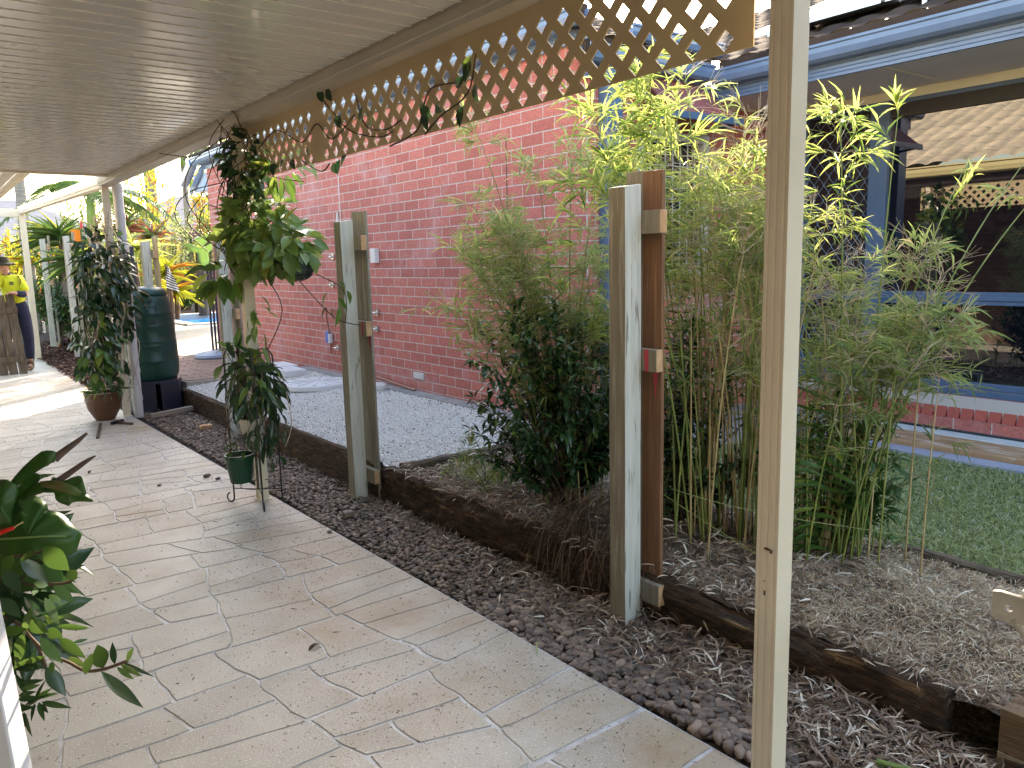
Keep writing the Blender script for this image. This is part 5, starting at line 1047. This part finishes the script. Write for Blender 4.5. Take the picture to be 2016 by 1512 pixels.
L6 = [(850, 690, 800, 520, 120, 0), (945, 660, 920, 500, 50, 1), (1040, 635, 1085, 540, 50, 0), (1000, 640, 1225, 745, 26, 1), (990, 660, 1140, 745, 38, 1), (960, 680, 1080, 775, 38, 0), (830, 715, 1130, 990, 85, 1), (700, 745, 740, 590, 75, 0), (560, 600, 690, 670, 45, 1), (480, 440, 670, 585, 70, 0), (330, 440, 480, 625, 85, 1), (375, 680, 520, 890, 95, 1), (360, 685, 130, 690, 60, 1), (380, 590, 70, 700, 50, 0), (200, 400, 130, 640, 100, 0), (470, 350, 690, 355, 40, 0), (380, 380, 490, 425, 75, 0), (220, 310, 370, 385, 90, 0), (200, 100, 360, 300, 65, 1), (300, 265, 580, 140, 30, 1), (370, 110, 470, 305, 60, 1), (70, 50, 360, 155, 28, 1), (0, 60, 140, 235, 95, 1), (0, 400, 185, 375, 75, 0), (400, 90, 495, 150, 50, 0), (100, 430, 20, 640, 80, 1), (600, 480, 710, 455, 25, 1), (500, 560, 620, 520, 40, 1), (420, 640, 430, 720, 40, 0), (300, 520, 250, 700, 50, 1), (180, 150, 60, 330, 70, 1), (260, 200, 180, 420, 60, 0)]
L5 = [(150, 905, 340, 1065, 85, 1), (500, 1072, 620, 1182, 24, 1), (400, 1105, 530, 1215, 65, 1), (330, 1200, 415, 1375, 55, 1), (150, 1190, 320, 1375, 65, 1), (270, 1345, 525, 1222, 30, 1), (420, 1410, 622, 1422, 42, 0), (570, 1060, 505, 1000, 70, 0), (320, 820, 482, 975, 130, 0), (0, 945, 165, 1015, 110, 0), (30, 990, 135, 1135, 85, 1), (0, 1050, 60, 1165, 90, 1), (260, 860, 150, 910, 60, 0), (250, 1090, 350, 1100, 60, 0), (60, 1140, 330, 1240, 40, 1), (0, 1200, 130, 1320, 80, 1), (20, 860, -40, 980, 70, 0), (100, 880, 20, 1000, 80, 0), (200, 1020, 80, 1150, 60, 1), (330, 940, 200, 930, 50, 1)]
for mm, kk in ((VD, 1), (leafmat("shrub_leaf", (.04, .10, .02), (.07, .145, .028), rough=.3, trans=.3), 0)):
    P = []; D = []; S = []; U = []
    for zf_, LL in ((z6, L6), (z5, L5)):
        for i, (a, b_, c, d_, w_, k) in enumerate(LL):
            if k != kk: continue
            dep = 1.66 + .05 * math.sin(i * 2.4); p = PX(*zf_(a, b_), dep); e = PX(*zf_(c, d_), dep + .02 * math.cos(i)); sc = 4.178 if zf_ is z6 else 3.78
            P.append(p[:]); D.append((e - p)[:]); l = (e - p).length * 1.15; S.append((l, w_ / sc / 1565 * dep * 1.2, l * .5)); u = (-fw * 1.0 + ZZ * .55); U.append(u[:])
    leaves_obj("foliage", leaf_t(8, .85, .12, .16, .5), P, D, S, mm, t, upv=np.array(U), roll=rng.uniform(-.35, .35, len(P)), smooth=True)
t2 = thing("red_flower", PX(5, 1045, 1.68), "small tubular red flower in front of the big antler fern leaf", "flower")
ribbon("petal_tube", [(-12, 1054, 7, 0), (8, 1046, 8, -.004), (28, 1039, 6, 0)], 1.66, mat("red_petal", (.75, .02, .01), (.6, .015, .01), rough=.5), t2)
ribbon("stamen", [(26, 1040, 1.5, 0), (34, 1034, 1.5, 0), (45, 1028, 2, 0)], 1.66, mat("yellow_stamen", (.6, .5, .2), rough=.5), t2)
t = thing("dark_fern", PX(55, 1360, 1.75), "small dark green fern beside the white rail at the lower left", "fern")
FL = [(290, 960, 370, 780, 34), (290, 950, 430, 850, 36), (300, 940, 490, 890, 34), (340, 970, 590, 1020, 42), (320, 970, 362, 1130, 42), (350, 980, 392, 1062, 42), (290, 980, 248, 1135, 42), (220, 900, 120, 725, 40), (200, 870, 180, 760, 40), (160, 830, 360, 785, 44), (200, 1050, 255, 1262, 50), (190, 1050, 195, 1265, 44), (100, 1030, 290, 1010, 44), (150, 950, 330, 930, 44), (120, 900, 60, 780, 44), (150, 920, 300, 880, 40), (170, 1000, 60, 930, 44), (160, 1080, 170, 1210, 44), (200, 1000, 400, 900, 36), (180, 860, 330, 830, 40), (130, 980, 100, 1130, 40)]
P = []; D = []; S = []
for i, (a, b_, c, d_, w_) in enumerate(FL):
    p = PX(*z6(a, b_), 1.75); e = PX(*z6(c, d_), 1.75 + .02 * math.sin(i)); P.append(p[:]); D.append((e - p)[:]); l = (e - p).length; S.append((l, w_ / 4.178 / 1565 * 1.75 * 1.2, l * .5))
t9 = bpy.data.objects[[o.name for o in bpy.data.objects if o.name.startswith("leafy_shrub")][0]]
for dx_, dy_, m_, n_ in ((10, 1120, DKL, 46), (25, 1230, DKL, 40), (20, 1180, VD, 46), (0, 1000, DKL, 30)): vine_leaves(tuple(PX(dx_, dy_, 1.86)), (.085, .085, .085), n_, .105, .36, m_, t9, out=.8, down=.3)
leaves_obj("leaflets", leaf_t(6, .7, .15, .12, .5), P, D, S, DKL, t, upv=np.tile((-fw + ZZ * .5)[:], (len(P), 1)), smooth=True)
stems([[[PX(*z6(60, 900), 1.76), PX(*z6(200, 1000), 1.76), PX(*z6(300, 960), 1.75)], [PX(*z6(60, 900), 1.76), PX(*z6(190, 1050), 1.76)], [PX(*z6(100, 1000), 1.76), PX(*z6(220, 890), 1.75)]]], .002, GSTEM, t)
t = thing("white_rail", PX(-20, 1400, 1.45), "white painted rail leaning at the very lower left corner", "rail")
a_, b_ = PX(-20, 1280, 1.45), PX(25, 1512, 1.45); dr = (b_ - a_); mb = MB(); mb.bar(a_ - dr * .6, a_ + dr * 2.6, .040, .05, up=fw); mb.build("rail", mat("white_lacquer", (.66, .66, .70), (.6, .6, .64), rough=.4, scale=5), t, bevel=.004)

# ------------------------------------------------------------------ worker with the removed fence panel
def skin(nm, verts, edges, radii, m, parent, sub=2, root=0):
    me = bpy.data.meshes.new(nm); off = world_loc(parent); me.from_pydata([(Vector(v) - off)[:] for v in verts], edges, []); o = bpy.data.objects.new(nm, me); COL.objects.link(o); o.parent = parent; me.materials.append(m)
    s = o.modifiers.new("skin", 'SKIN'); s.use_smooth_shade = True
    for i, r_ in enumerate(radii):
        r_ = r_ if isinstance(r_, tuple) else (r_, r_); me.skin_vertices[0].data[i].radius = r_; me.skin_vertices[0].data[i].use_root = (i == root)
    b = o.modifiers.new("sub", 'SUBSURF'); b.levels = sub; b.render_levels = sub; return o
WY = 13.62
t = thing("person", (1.32, WY, 0), "worker in yellow shirt, navy trousers and wide brimmed hat leaning on a dismantled fence", "person")
SKINM = mat("skin", (.50, .27, .18), (.42, .21, .14), rough=.55, scale=30)
V_ = {'pel': (1.31, WY, .96), 'bel': (1.29, WY, 1.08), 'che': (1.26, WY - .02, 1.27), 'nk0': (1.22, WY - .05, 1.41), 'nk': (1.205, WY - .07, 1.47), 'hd0': (1.195, WY - .09, 1.53), 'hd1': (1.19, WY - .10, 1.60), 'hd2': (1.19, WY - .09, 1.64),
      'no': (1.14, WY - .175, 1.56), 'lh': (1.385, WY, .90), 'lk': (1.415, WY - .03, .50), 'la': (1.405, WY + .02, .10), 'lt': (1.36, WY - .15, .04), 'rh': (1.22, WY, .90), 'rk': (1.14, WY + .02, .50), 'ra': (1.10, WY + .08, .10), 'rt': (1.05, WY - .09, .04),
      'ls': (1.40, WY - .02, 1.345), 'le': (1.43, WY - .14, 1.12), 'lw': (1.29, WY - .24, 1.155), 'lp': (1.245, WY - .26, 1.165), 'rs': (1.12, WY - .06, 1.36), 're': (1.02, WY - .18, 1.16), 'rw': (.93, WY - .24, 1.155), 'rp': (.885, WY - .26, 1.165)}
K = list(V_); E_ = [('pel', 'bel'), ('bel', 'che'), ('che', 'nk0'), ('nk0', 'nk'), ('nk', 'hd0'), ('hd0', 'hd1'), ('hd1', 'hd2'), ('hd0', 'no'), ('pel', 'lh'), ('lh', 'lk'), ('lk', 'la'), ('la', 'lt'), ('pel', 'rh'), ('rh', 'rk'), ('rk', 'ra'), ('ra', 'rt'), ('che', 'ls'), ('ls', 'le'), ('le', 'lw'), ('lw', 'lp'), ('che', 'rs'), ('rs', 're'), ('re', 'rw'), ('rw', 'rp')]
Rr = dict(pel=(.06, .06), bel=(.06, .06), che=(.09, .07), nk0=.07, nk=.055, hd0=(.07, .085), hd1=(.075, .09), hd2=.06, no=.014, lh=.06, lk=.05, la=.03, lt=.02, rh=.06, rk=.05, ra=.03, rt=.02, ls=.06, le=.042, lw=.028, lp=.03, rs=.06, re=.042, rw=.028, rp=.03)
vv = [V_[k] for k in K]; rr = [Rr[k] for k in K]; ee = [(K.index(a), K.index(b)) for a, b in E_]
for hnd, sx_ in (('lp', 1), ('rp', 1)):
    p = Vector(V_[hnd]); hi = K.index(hnd)
    for f in range(5):
        off = Vector((-.02 - .012 * (f == 4), -.035 + .018 * f, .0)) if f < 4 else Vector((.01, .045, -.0)); b0 = len(vv); vv += [(p + off)[:], (p + off + Vector((-.035 + .006 * abs(f - 1.5), -.004, -.006)))[:], (p + off + Vector((-.052 + .006 * abs(f - 1.5), -.006, -.03)))[:]]; rr += [.010, .009, .007]; ee += [(hi, b0), (b0, b0 + 1), (b0 + 1, b0 + 2)]
skin("body", vv, ee, rr, SKINM, t)
HIVIS = mat("hi_vis_yellow_cloth", (.62, .66, .02), (.52, .55, .015), rough=.8, scale=14, bump=.4, bscale=18, bdist=.01); NAVYC = mat("navy_cloth", (.018, .022, .055), (.012, .015, .04), rough=.9, scale=12, bump=.4, bscale=20, bdist=.01)
def sub_skin(nm, ks, es, rs, m, **k): return skin(nm, [V_[x] if isinstance(x, str) else x for x in ks], es, rs, m, t, **k)
sub_skin("shirt", ['bel', 'che', (1.225, WY - .05, 1.39), 'ls', (1.43, WY - .13, 1.15), 'rs', (1.03, WY - .17, 1.18), (1.31, WY, .97)], [(7, 0), (0, 1), (1, 2), (1, 3), (3, 4), (1, 5), (5, 6)], [(.15, .125), (.155, .125), .085, .075, .065, .085, .065, (.168, .14)], HIVIS, root=1)
sub_skin("cuff", [(1.425, WY - .145, 1.125), (1.34, WY - .21, 1.145), (1.30, WY - .235, 1.155)], [(0, 1), (1, 2)], [.058, .046, .042], NAVYC); sub_skin("cuff", [(1.02, WY - .18, 1.16), (.96, WY - .22, 1.155)], [(0, 1)], [.055, .045], NAVYC)
sub_skin("collar", [(1.235, WY - .045, 1.41), (1.215, WY - .06, 1.445)], [(0, 1)], [(.085, .085), (.075, .075)], NAVYC)
sub_skin("trousers", ['pel', 'lh', 'lk', (1.408, WY + .01, .17), 'rh', 'rk', (1.105, WY + .06, .17), (1.30, WY, 1.09)], [(7, 0), (0, 1), (1, 2), (2, 3), (0, 4), (4, 5), (5, 6)], [(.15, .125), .105, .08, .068, .105, .08, .068, (.15, .12)], NAVYC)
BOOT = mat("brown_boot", (.16, .10, .06), (.10, .065, .04), rough=.8, scale=20)
for a, b_ in (('la', 'lt'), ('ra', 'rt')):
    p, q = Vector(V_[a]), Vector(V_[b_]); sub_skin("boot", [(p + Vector((0, 0, .07)))[:], (p + Vector((0, .0, -.045)))[:], (q + Vector((0, 0, .01)))[:]], [(0, 1), (1, 2)], [.062, (.055, .05), (.05, .04)], BOOT)
mb = MB(); hc = (1.19, WY - .095, 1.585); mb.lathe([(.16, -.035), (.165, -.03), (.145, -.008), (.098, .0), (.096, .03), (.085, .075), (.05, .09), (.0, .092)], hc, 26); mb.v = [(x, y, z + .02 * math.sin(x * 30)) if abs(x - hc[0]) > .11 else (x, y, z) for x, y, z in mb.v]; mb.build("hat", mat("dark_olive_felt", (.055, .05, .03), (.04, .035, .02), rough=.95), t, smooth=True)
mb = MB(); mb.lathe([(.098, -.03), (.10, -.0)], (1.205, WY - .07, 1.575), 18); mb.build("hair", mat("brown_hair", (.05, .03, .02), rough=.8), t)
for sx_ in (-.035, .02): mb = MB(); mb.lathe([(.001, -.008), (.009, 0), (.001, .008)], (1.165 + sx_ * .9, WY - .175 + abs(sx_) * .3, 1.575), 8); mb.build("eye", IRON, t)
mb = MB(); mb.box(1.145, 1.18, WY - .178, WY - .165, 1.515, 1.522); mb.build("mouth", mat("lips", (.35, .12, .10), rough=.6), t)
mb = MB()
for i, (a, b_) in enumerate(((0, 0), (.018, 0), (.036, 0))): mb.box(1.245 + a, 1.255 + a, WY - .172, WY - .160, 1.27, 1.31)
mb.box(1.245, 1.291, WY - .172, WY - .16, 1.31, 1.318); mb.build("chest_badge", NAVYC, t)
t = thing("dismantled_fence", (.8, 13.25, 0), "removed section of dark timber fence held upright by the worker", "fence panel")
for i in range(9):
    x = 1.30 - i * .118; mb = column(x - .108, x, 13.30, 13.318, .0 - .0, 1.135 + random.uniform(-.01, .01)); mb.v = [(a + (c - .5) * -.045, b_ + .14 * c / 1.1 - .05, c + .004) for a, b_, c in mb.v]; mb.build("paling", FENCEW, t, bevel=.003)
for z in (.22, .92): mb = MB(); mb.bar((.2, 13.235 + .13 * z, z), (1.29, 13.235 + .13 * z, z), .035, .08); mb.build("rail", FENCEW, t)

# ------------------------------------------------------------------ far garden and houses
YL = leafmat("sunlit_yellow_leaf", (.36, .42, .03), (.50, .50, .04), c3=(.50, .20, .03), l3=.8, h3=.88, trans=.55, rough=.4)
PALML = leafmat("palm_leaflet", (.05, .12, .03), (.12, .20, .04), c3=(.28, .30, .05), l3=.85, h3=.92, trans=.35)
REDL = leafmat("reddish_leaf", (.22, .07, .05), (.30, .14, .06), c3=(.12, .2, .05), l3=.5, h3=.6, trans=.4)
STRAP = leaf_t(5, .5, .25, .45, .5, .1); TRUNK = mat("palm_trunk", (.36, .32, .27), (.24, .21, .18), rough=.9, scale=3, stretch=(1, 1, 14), lo=.42, hi=.58, bump=.6, bscale=20)
def palm(x, y, h, r0, r1, label, nf=13, shaft=.6, fl=1.6, z0=.1, grp="palms beyond the patio", lean=(0, 0), mask=None):
    t = thing("palm_tree", (x, y, z0), label, "palm", grp); n = int(h / .06); pts = [Vector((x + lean[0] * (i / n) ** 2, y + lean[1] * (i / n) ** 2, z0 + (h - z0) * i / n)) for i in range(n + 1)]
    mb = MB(); mb.tube(pts, [(r0 + (r1 - r0) * i / n) * (1.05 if i % 3 == 0 else 1) for i in range(n + 1)], 14); mb.build("trunk", TRUNK, t, smooth=True); top = pts[-1]
    mb = MB(); mb.tube([top, top + Vector((0, 0, shaft * .5)), top + Vector((0, 0, shaft))], [r1 * 1.05, r1 * .9, r1 * .4], 14); mb.build("crownshaft", mat("green_crownshaft", (.30, .42, .12), (.22, .34, .08), rough=.4, scale=2), t, smooth=True)
    c = top + Vector((0, 0, shaft * .85))
    for k in range(nf):
        a = k * 2.4 + rng.uniform(-.2, .2); el = rng.uniform(.1, 1.2); d = Vector((math.cos(a), math.sin(a), 0)); mb = MB(); P = []; D = []; S = []; L = fl * rng.uniform(.8, 1.1)
        frond(mb, P, D, S, c, c + d * L * .5 + Vector((0, 0, L * .55 * math.sin(el))), c + d * L * (.95) + Vector((0, 0, -L * .45 * (1.2 - el))), 34, .38 * L / 1.6, .035, nrm=(0, 0, 1), r=.012, swp=.5); s_ = mb.build("frond", GSTEM, t); leaves_obj("leaflets", LTF, P, D, S, PALML, s_)
    return t
palm(5.73, 23.5, 3.95, .19, .14, "stout grey ringed palm trunk rising behind the pool deck left of the house", lean=(-.05, 0), shaft=1.0, fl=2.2)
palm(6.73, 24.0, 4.3, .10, .075, "slender pale palm trunk nearest the corner of the brick house", nf=9, shaft=.7, fl=1.8)
palm(2.87, 16.2, 2.12, .12, .085, "short palm with bright green crownshaft just above the pot vine", nf=9, shaft=.75, fl=1.5)
palm(2.35, 21.0, 3.9, .14, .10, "pale palm trunk standing behind the distant steel post", nf=9, shaft=.7, fl=2.0)
def strap_plant(name, x, y, z, n, l, wd, m, label, cat, grp, up=.5, stalk=.0):
    t = thing(name, (x, y, z - stalk), label, cat, grp)
    if stalk: mb = MB(); mb.tube([(x, y, z - stalk), (x + .03, y, z - stalk / 2), (x, y, z)], [.05, .045, .035], 8); mb.build("stem", STEM, t)
    P = np.tile([x, y, z], (n, 1)) + rng.normal(0, .04, (n, 3)); D = randdir(n, up - .5, up + .5); L = l * rng.uniform(.6, 1.2, n); leaves_obj("foliage", STRAP, P, D, np.stack([L, np.full(n, wd), L], 1), m, t); return t
G1 = "garden plants beyond the pool and fence"
def at(px, py, y): # point on the plane y
    d = fw + cr * ((px - 1008) / 1565) - cu * ((py - 756) / 1565); k = y / d.y; return EYE + d * k
for nm, px, py, y, n, l, wd, m, lb, ct, up, stk in (
    ("bromeliad", 262, 495, 14.0, 34, .62, .15, leafmat("pale_broad_leaf", (.30, .38, .08), (.42, .46, .12), trans=.5), "broad leaved yellow green bromeliad between downpipe and pale fence post", "bromeliad", .35, 1.3),
    ("bromeliad", 300, 470, 15.0, 40, .45, .07, REDL, "reddish bromeliad tuft below the stout palm trunk", "bromeliad", .5, 1.6),
    ("bromeliad", 250, 455, 16.5, 40, .5, .06, REDL, "rust red spiky tuft just right of the white downpipe", "bromeliad", .5, 1.9),
    ("bromeliad", 330, 545, 15.5, 50, .55, .05, YL, "glowing yellow strap leaved clump right of the yellowish paling", "bromeliad", .5, 1.0),
    ("bromeliad", 345, 580, 17.0, 50, .6, .05, YL, "low yellow and orange strap leaved clump above the barrel", "bromeliad", .4, .5),
    ("bromeliad", 410, 455, 23.5, 40, .5, .06, mat("orange_bract", (.75, .14, .03), (.6, .10, .03), rough=.5), "orange red bromeliad flower head left of the brick house", "bromeliad", .6, 2.2),
    ("bromeliad", 375, 465, 23.0, 26, .42, .06, mat("magenta_bract", (.55, .10, .38), (.65, .2, .45), rough=.5), "magenta bromeliad flower head behind the pool", "bromeliad", .6, 2.1),
    ("bromeliad", 400, 590, 22.8, 60, .6, .07, BAM, "light green bromeliad growing right behind the pool coping", "bromeliad", .5, .3),
    ("bromeliad", 370, 596, 22.6, 40, .5, .07, MIDL, "small green bromeliad at the left end of the pool coping", "bromeliad", .5, .2),
    ("cordyline", 118, 478, 17.5, 60, .75, .05, PALML, "spiky green cordyline rising behind the farthest fence posts", "cordyline", .5, 1.5),
    ("cordyline", 150, 520, 15.5, 60, .6, .05, PALML, "dark green cordyline between the two far fence posts", "cordyline", .3, 1.1),
    ("croton", 85, 480, 20.0, 60, .45, .08, YL, "bright yellow croton bush near the distant steel post", "croton", .5, 1.6),
    ("croton", 60, 520, 21.0, 60, .5, .08, YL, "yellow green croton left of the distant steel post", "croton", .5, 1.2)):
    p = at(px, py, y); strap_plant(nm, p.x, p.y, p.z, n, l, wd, m, lb, ct, G1, up, min(stk, p.z - .05))
def gbush(px, py, y, rx, rz, m, label, n1=26, n2=34, ls=.13, lw=.3, nm="garden_shrub", z0=.15):
    p = at(px, py, y); return bush(nm, (p.x, p.y, z0), label, "shrub", tuple(p), (rx, rx * .8, rz), n1, n2, ls, lw, m, group=G1, sr=.012)
gbush(355, 500, 24.5, 1.2, .45, YL, "sunlit yellow green shrub behind the pool at mid height", 40, 44); gbush(430, 490, 25.5, 1.2, .45, MIDL, "green shrub behind the pool next to the brick house", 40, 44)
gbush(285, 520, 17.5, .55, .7, BAM, "light green shrub behind the pale post and yellowish paling", 34, 40); gbush(245, 500, 18.5, .5, .8, YL, "yellow leaved shrub behind the navy post", 34, 40)
gbush(330, 440, 21.5, 1.0, .25, BAM, "flat spreading feathery green shrub across the white sky gap", 34, 40, .12, .2); gbush(390, 425, 22.5, .9, .22, MIDL, "feathery tree fern canopy between the two palm trunks", 30, 40, .12, .2)
gbush(110, 560, 18.0, .6, .9, DARKG, "dark green shrub behind the farthest white posts", 36, 44); gbush(165, 440, 18.5, .5, .7, BAM, "light green shrub beneath the short palm", 30, 40); gbush(150, 600, 14.9, .35, .6, DKL, "dark shrub right behind the second farthest post", 30, 40)
gbush(395, 530, 22.9, .35, .4, REDL, "reddish brown foliage behind the pool by the staghorn", 24, 34); gbush(70, 500, 23, .9, .7, MIDL, "green shrub behind the distant steel post", 30, 40); gbush(20, 520, 22, 1.2, 1.0, YL, "yellow green shrub behind the worker", 34, 40)
gbush(275, 370, 19.5, .8, .5, YL, "yellow leaf spray hanging below the patio gutter", 20, 30, .2, .2, z0=.2); gbush(395, 335, 26, .5, .2, YL, "sunlit yellow frond tips beside the blue gutter corner", 20, 30, .25, .15, z0=.2)
p = at(395, 495, 20.9)
bush("added_shade_tree", (6.7, 18.0, .2), "unseen leafy tree added beyond the house corner to shade the far paving", "tree", (6.7, 18.2, 4.1), (1.7, 1.7, 1.5), 60, 60, .16, .35, MIDL, sr=.04)  # out-of-view tree, added only to throw shade on the far paving
t = thing("staghorn_fern", tuple(p), "large pale green staghorn fern mounted by the pool, left of the navy fence", "fern", G1)
mb = MB(); mb.tube([(p.x, p.y + .15, .25), (p.x, p.y + .12, 1.2), (p.x, p.y + .1, p.z)], [.13, .12, .10], 10); mb.build("stump", STEM, t)
def flatleaf(outl, d, m, par, nm="frond"): return lobed(nm, outl, d, .06, m, par, 3)
SG = leafmat("staghorn_frond", (.22, .34, .10), (.30, .42, .14), trans=.45); dd = (p - EYE).dot(fw)
flatleaf([(372, 478), (388, 485), (402, 486), (416, 480), (420, 490), (410, 498), (412, 515), (402, 524), (392, 518), (388, 500), (374, 494), (364, 482)], dd, SG, t); flatleaf([(380, 470), (395, 466), (410, 462), (405, 480), (392, 484)], dd - .1, SG, t)
# white cloth with stripes hung by the yellow clump
p = at(335, 545, 14.8); t = thing("striped_towel", tuple(p), "navy and white striped towel hanging beside the yellowish paling", "towel")
mb = MB(); vs = []; fs = []
for i in range(19):
    for j in range(5): q = at(327 + j * (2 + i * .28), 522 + i * 2.6 + j * 2, 14.8); vs.append((q.x, q.y + .03 * math.sin(j * 2 + i * .3), q.z))
fs = [(i * 5 + j, i * 5 + j + 1, (i + 1) * 5 + j + 1, (i + 1) * 5 + j) for i in range(18) for j in range(4)]; mb.add(vs, fs); mb.m = [(f[0] // 5) % 2 for f in mb.f]; mb.build("cloth", [PVC, NAVYC], t)
mb = MB(); mb.tube([(vs[0][0], 14.82, .1), (vs[0][0], 14.82, vs[0][2] + .02)], .015, 6); mb.build("stake", STEM, t)
# orange flag
p = at(150, 452, 15.5); t = thing("orange_flag", (p.x, p.y, .1), "glowing orange yellow banner standing among plants above the pot vine", "banner")
mb = MB(); w1 = at(140, 452, 15.5); w2 = at(161, 488, 15.5); mb.box(w1.x, w2.x, 15.5, 15.508, w2.z, w1.z); om = leafmat("orange_fabric", (.80, .42, .05), (.72, .36, .04), trans=.6); mb.build("banner_cloth", om, t); mb = MB(); mb.tube([(w2.x + .015, 15.5, .1), (w2.x + .015, 15.5, w1.z + .05)], .014, 6); mb.build("pole", GSTEM, t)
mb = MB(); mb.tube([(w2.x + .03, 15.5, w1.z + .02), (w2.x + .03, 15.5, w1.z + .16)], [.03, .01], 8); mb.build("red_tip", mat("red_plastic", (.6, .02, .02), rough=.4), t)
# timber fences behind
def pfence(name, p0, p1, h, z0, label, m, wd=.12):
    t = thing(name, (p0[0], p0[1], z0), label, "fence"); p0, p1 = Vector((*p0, z0)), Vector((*p1, z0)); L = (p1 - p0).length; d = (p1 - p0) / L; n = int(L / wd); mb = MB()
    for i in range(n):
        a = p0 + d * (i * wd + .004); b2 = p0 + d * ((i + 1) * wd - .004); hh_ = h + random.uniform(-.015, .015); s = d.cross(ZZ) * .009; mb.add([a - s, b2 - s, b2 + s, a + s] + [q + ZZ * hh_ for q in (a - s, b2 - s, b2 + s, a + s)], [(0, 3, 2, 1), (4, 5, 6, 7), (0, 1, 5, 4), (1, 2, 6, 5), (2, 3, 7, 6), (3, 0, 4, 7)])
    mb.build("paling_run", m, t)
    for z in (.25, h - .25): mb = MB(); s = d.cross(ZZ) * .03; mb.bar(p0 + s + ZZ * z, p1 + s + ZZ * z, .04, .09); mb.build("rail", m, t)
RF = mat("red_brown_fence", (.20, .07, .035), (.14, .045, .022), rough=.8, scale=4, stretch=(5, 5, .6))
pfence("boundary_fence", (2.6, 26.8), (16, 26.8), 1.5, .2, "reddish brown paling fence at the back of the pool garden", RF); pfence("paling_fence", (2.45, 15.0), (2.55, 21), 1.25, .0, "old dark paling fence remaining behind the farthest white posts", FENCEW)
def cottage(name, cx, cy, wx, wy, z0, h, rh, wallm, roofm, label):
    t = thing(name, (cx, cy, z0), label, "house", "neighbouring houses beyond the garden"); mb = MB(); mb.box(cx - wx / 2, cx + wx / 2, cy - wy / 2, cy + wy / 2, z0, h); mb.build("wall", wallm, t)
    o = .5; x0, x1, y0, y1 = cx - wx / 2 - o, cx + wx / 2 + o, cy - wy / 2 - o, cy + wy / 2 + o; k = min(wx, wy) / 2; mb = MB(); mb.add([(x0, y0, h), (x1, y0, h), (x1, y1, h), (x0, y1, h), (x0 + k, (y0 + y1) / 2, rh), (x1 - k, (y0 + y1) / 2, rh), ], [(0, 1, 5, 4), (1, 2, 5), (2, 3, 4, 5), (3, 0, 4), (0, 3, 2, 1)]); mb.build("roof", roofm, t)
    mb = MB(); mb.box(cx - .8, cx + .6, cy - wy / 2 - .03, cy - wy / 2 + .02, z0 + 1, z0 + 2.1); mb.build("window", GLASS, t); mb = MB(); mb.bar((x0, y0, h - .06), (x1, y0, h - .06), .1, .14); mb.build("gutter", PVC, t)
GR = mat("grey_tile_roof", (.14, .145, .17), (.10, .105, .125), rough=.7, scale=3); cottage("cottage", 4.0, 46, 9, 8, 0, 2.9, 4.9, mat("pale_render", (.5, .47, .42), rough=.9), GR, "distant house with grey hip roof behind the far fence posts")
cottage("cottage", 13.5, 47, 9, 8, 0, 3.0, 5.4, mat("tan_render", (.42, .36, .28), rough=.9), mat("slate_roof", (.10, .10, .12), rough=.6), "distant dark roofed house partly behind the pool garden"); cottage("cottage", -2.5, 52, 6, 7, 0, 2.9, 5.2, mat("orange_brick", (.45, .2, .12), rough=.9), mat("terracotta_roof", (.38, .15, .09), rough=.8), "distant orange brick house behind the worker")
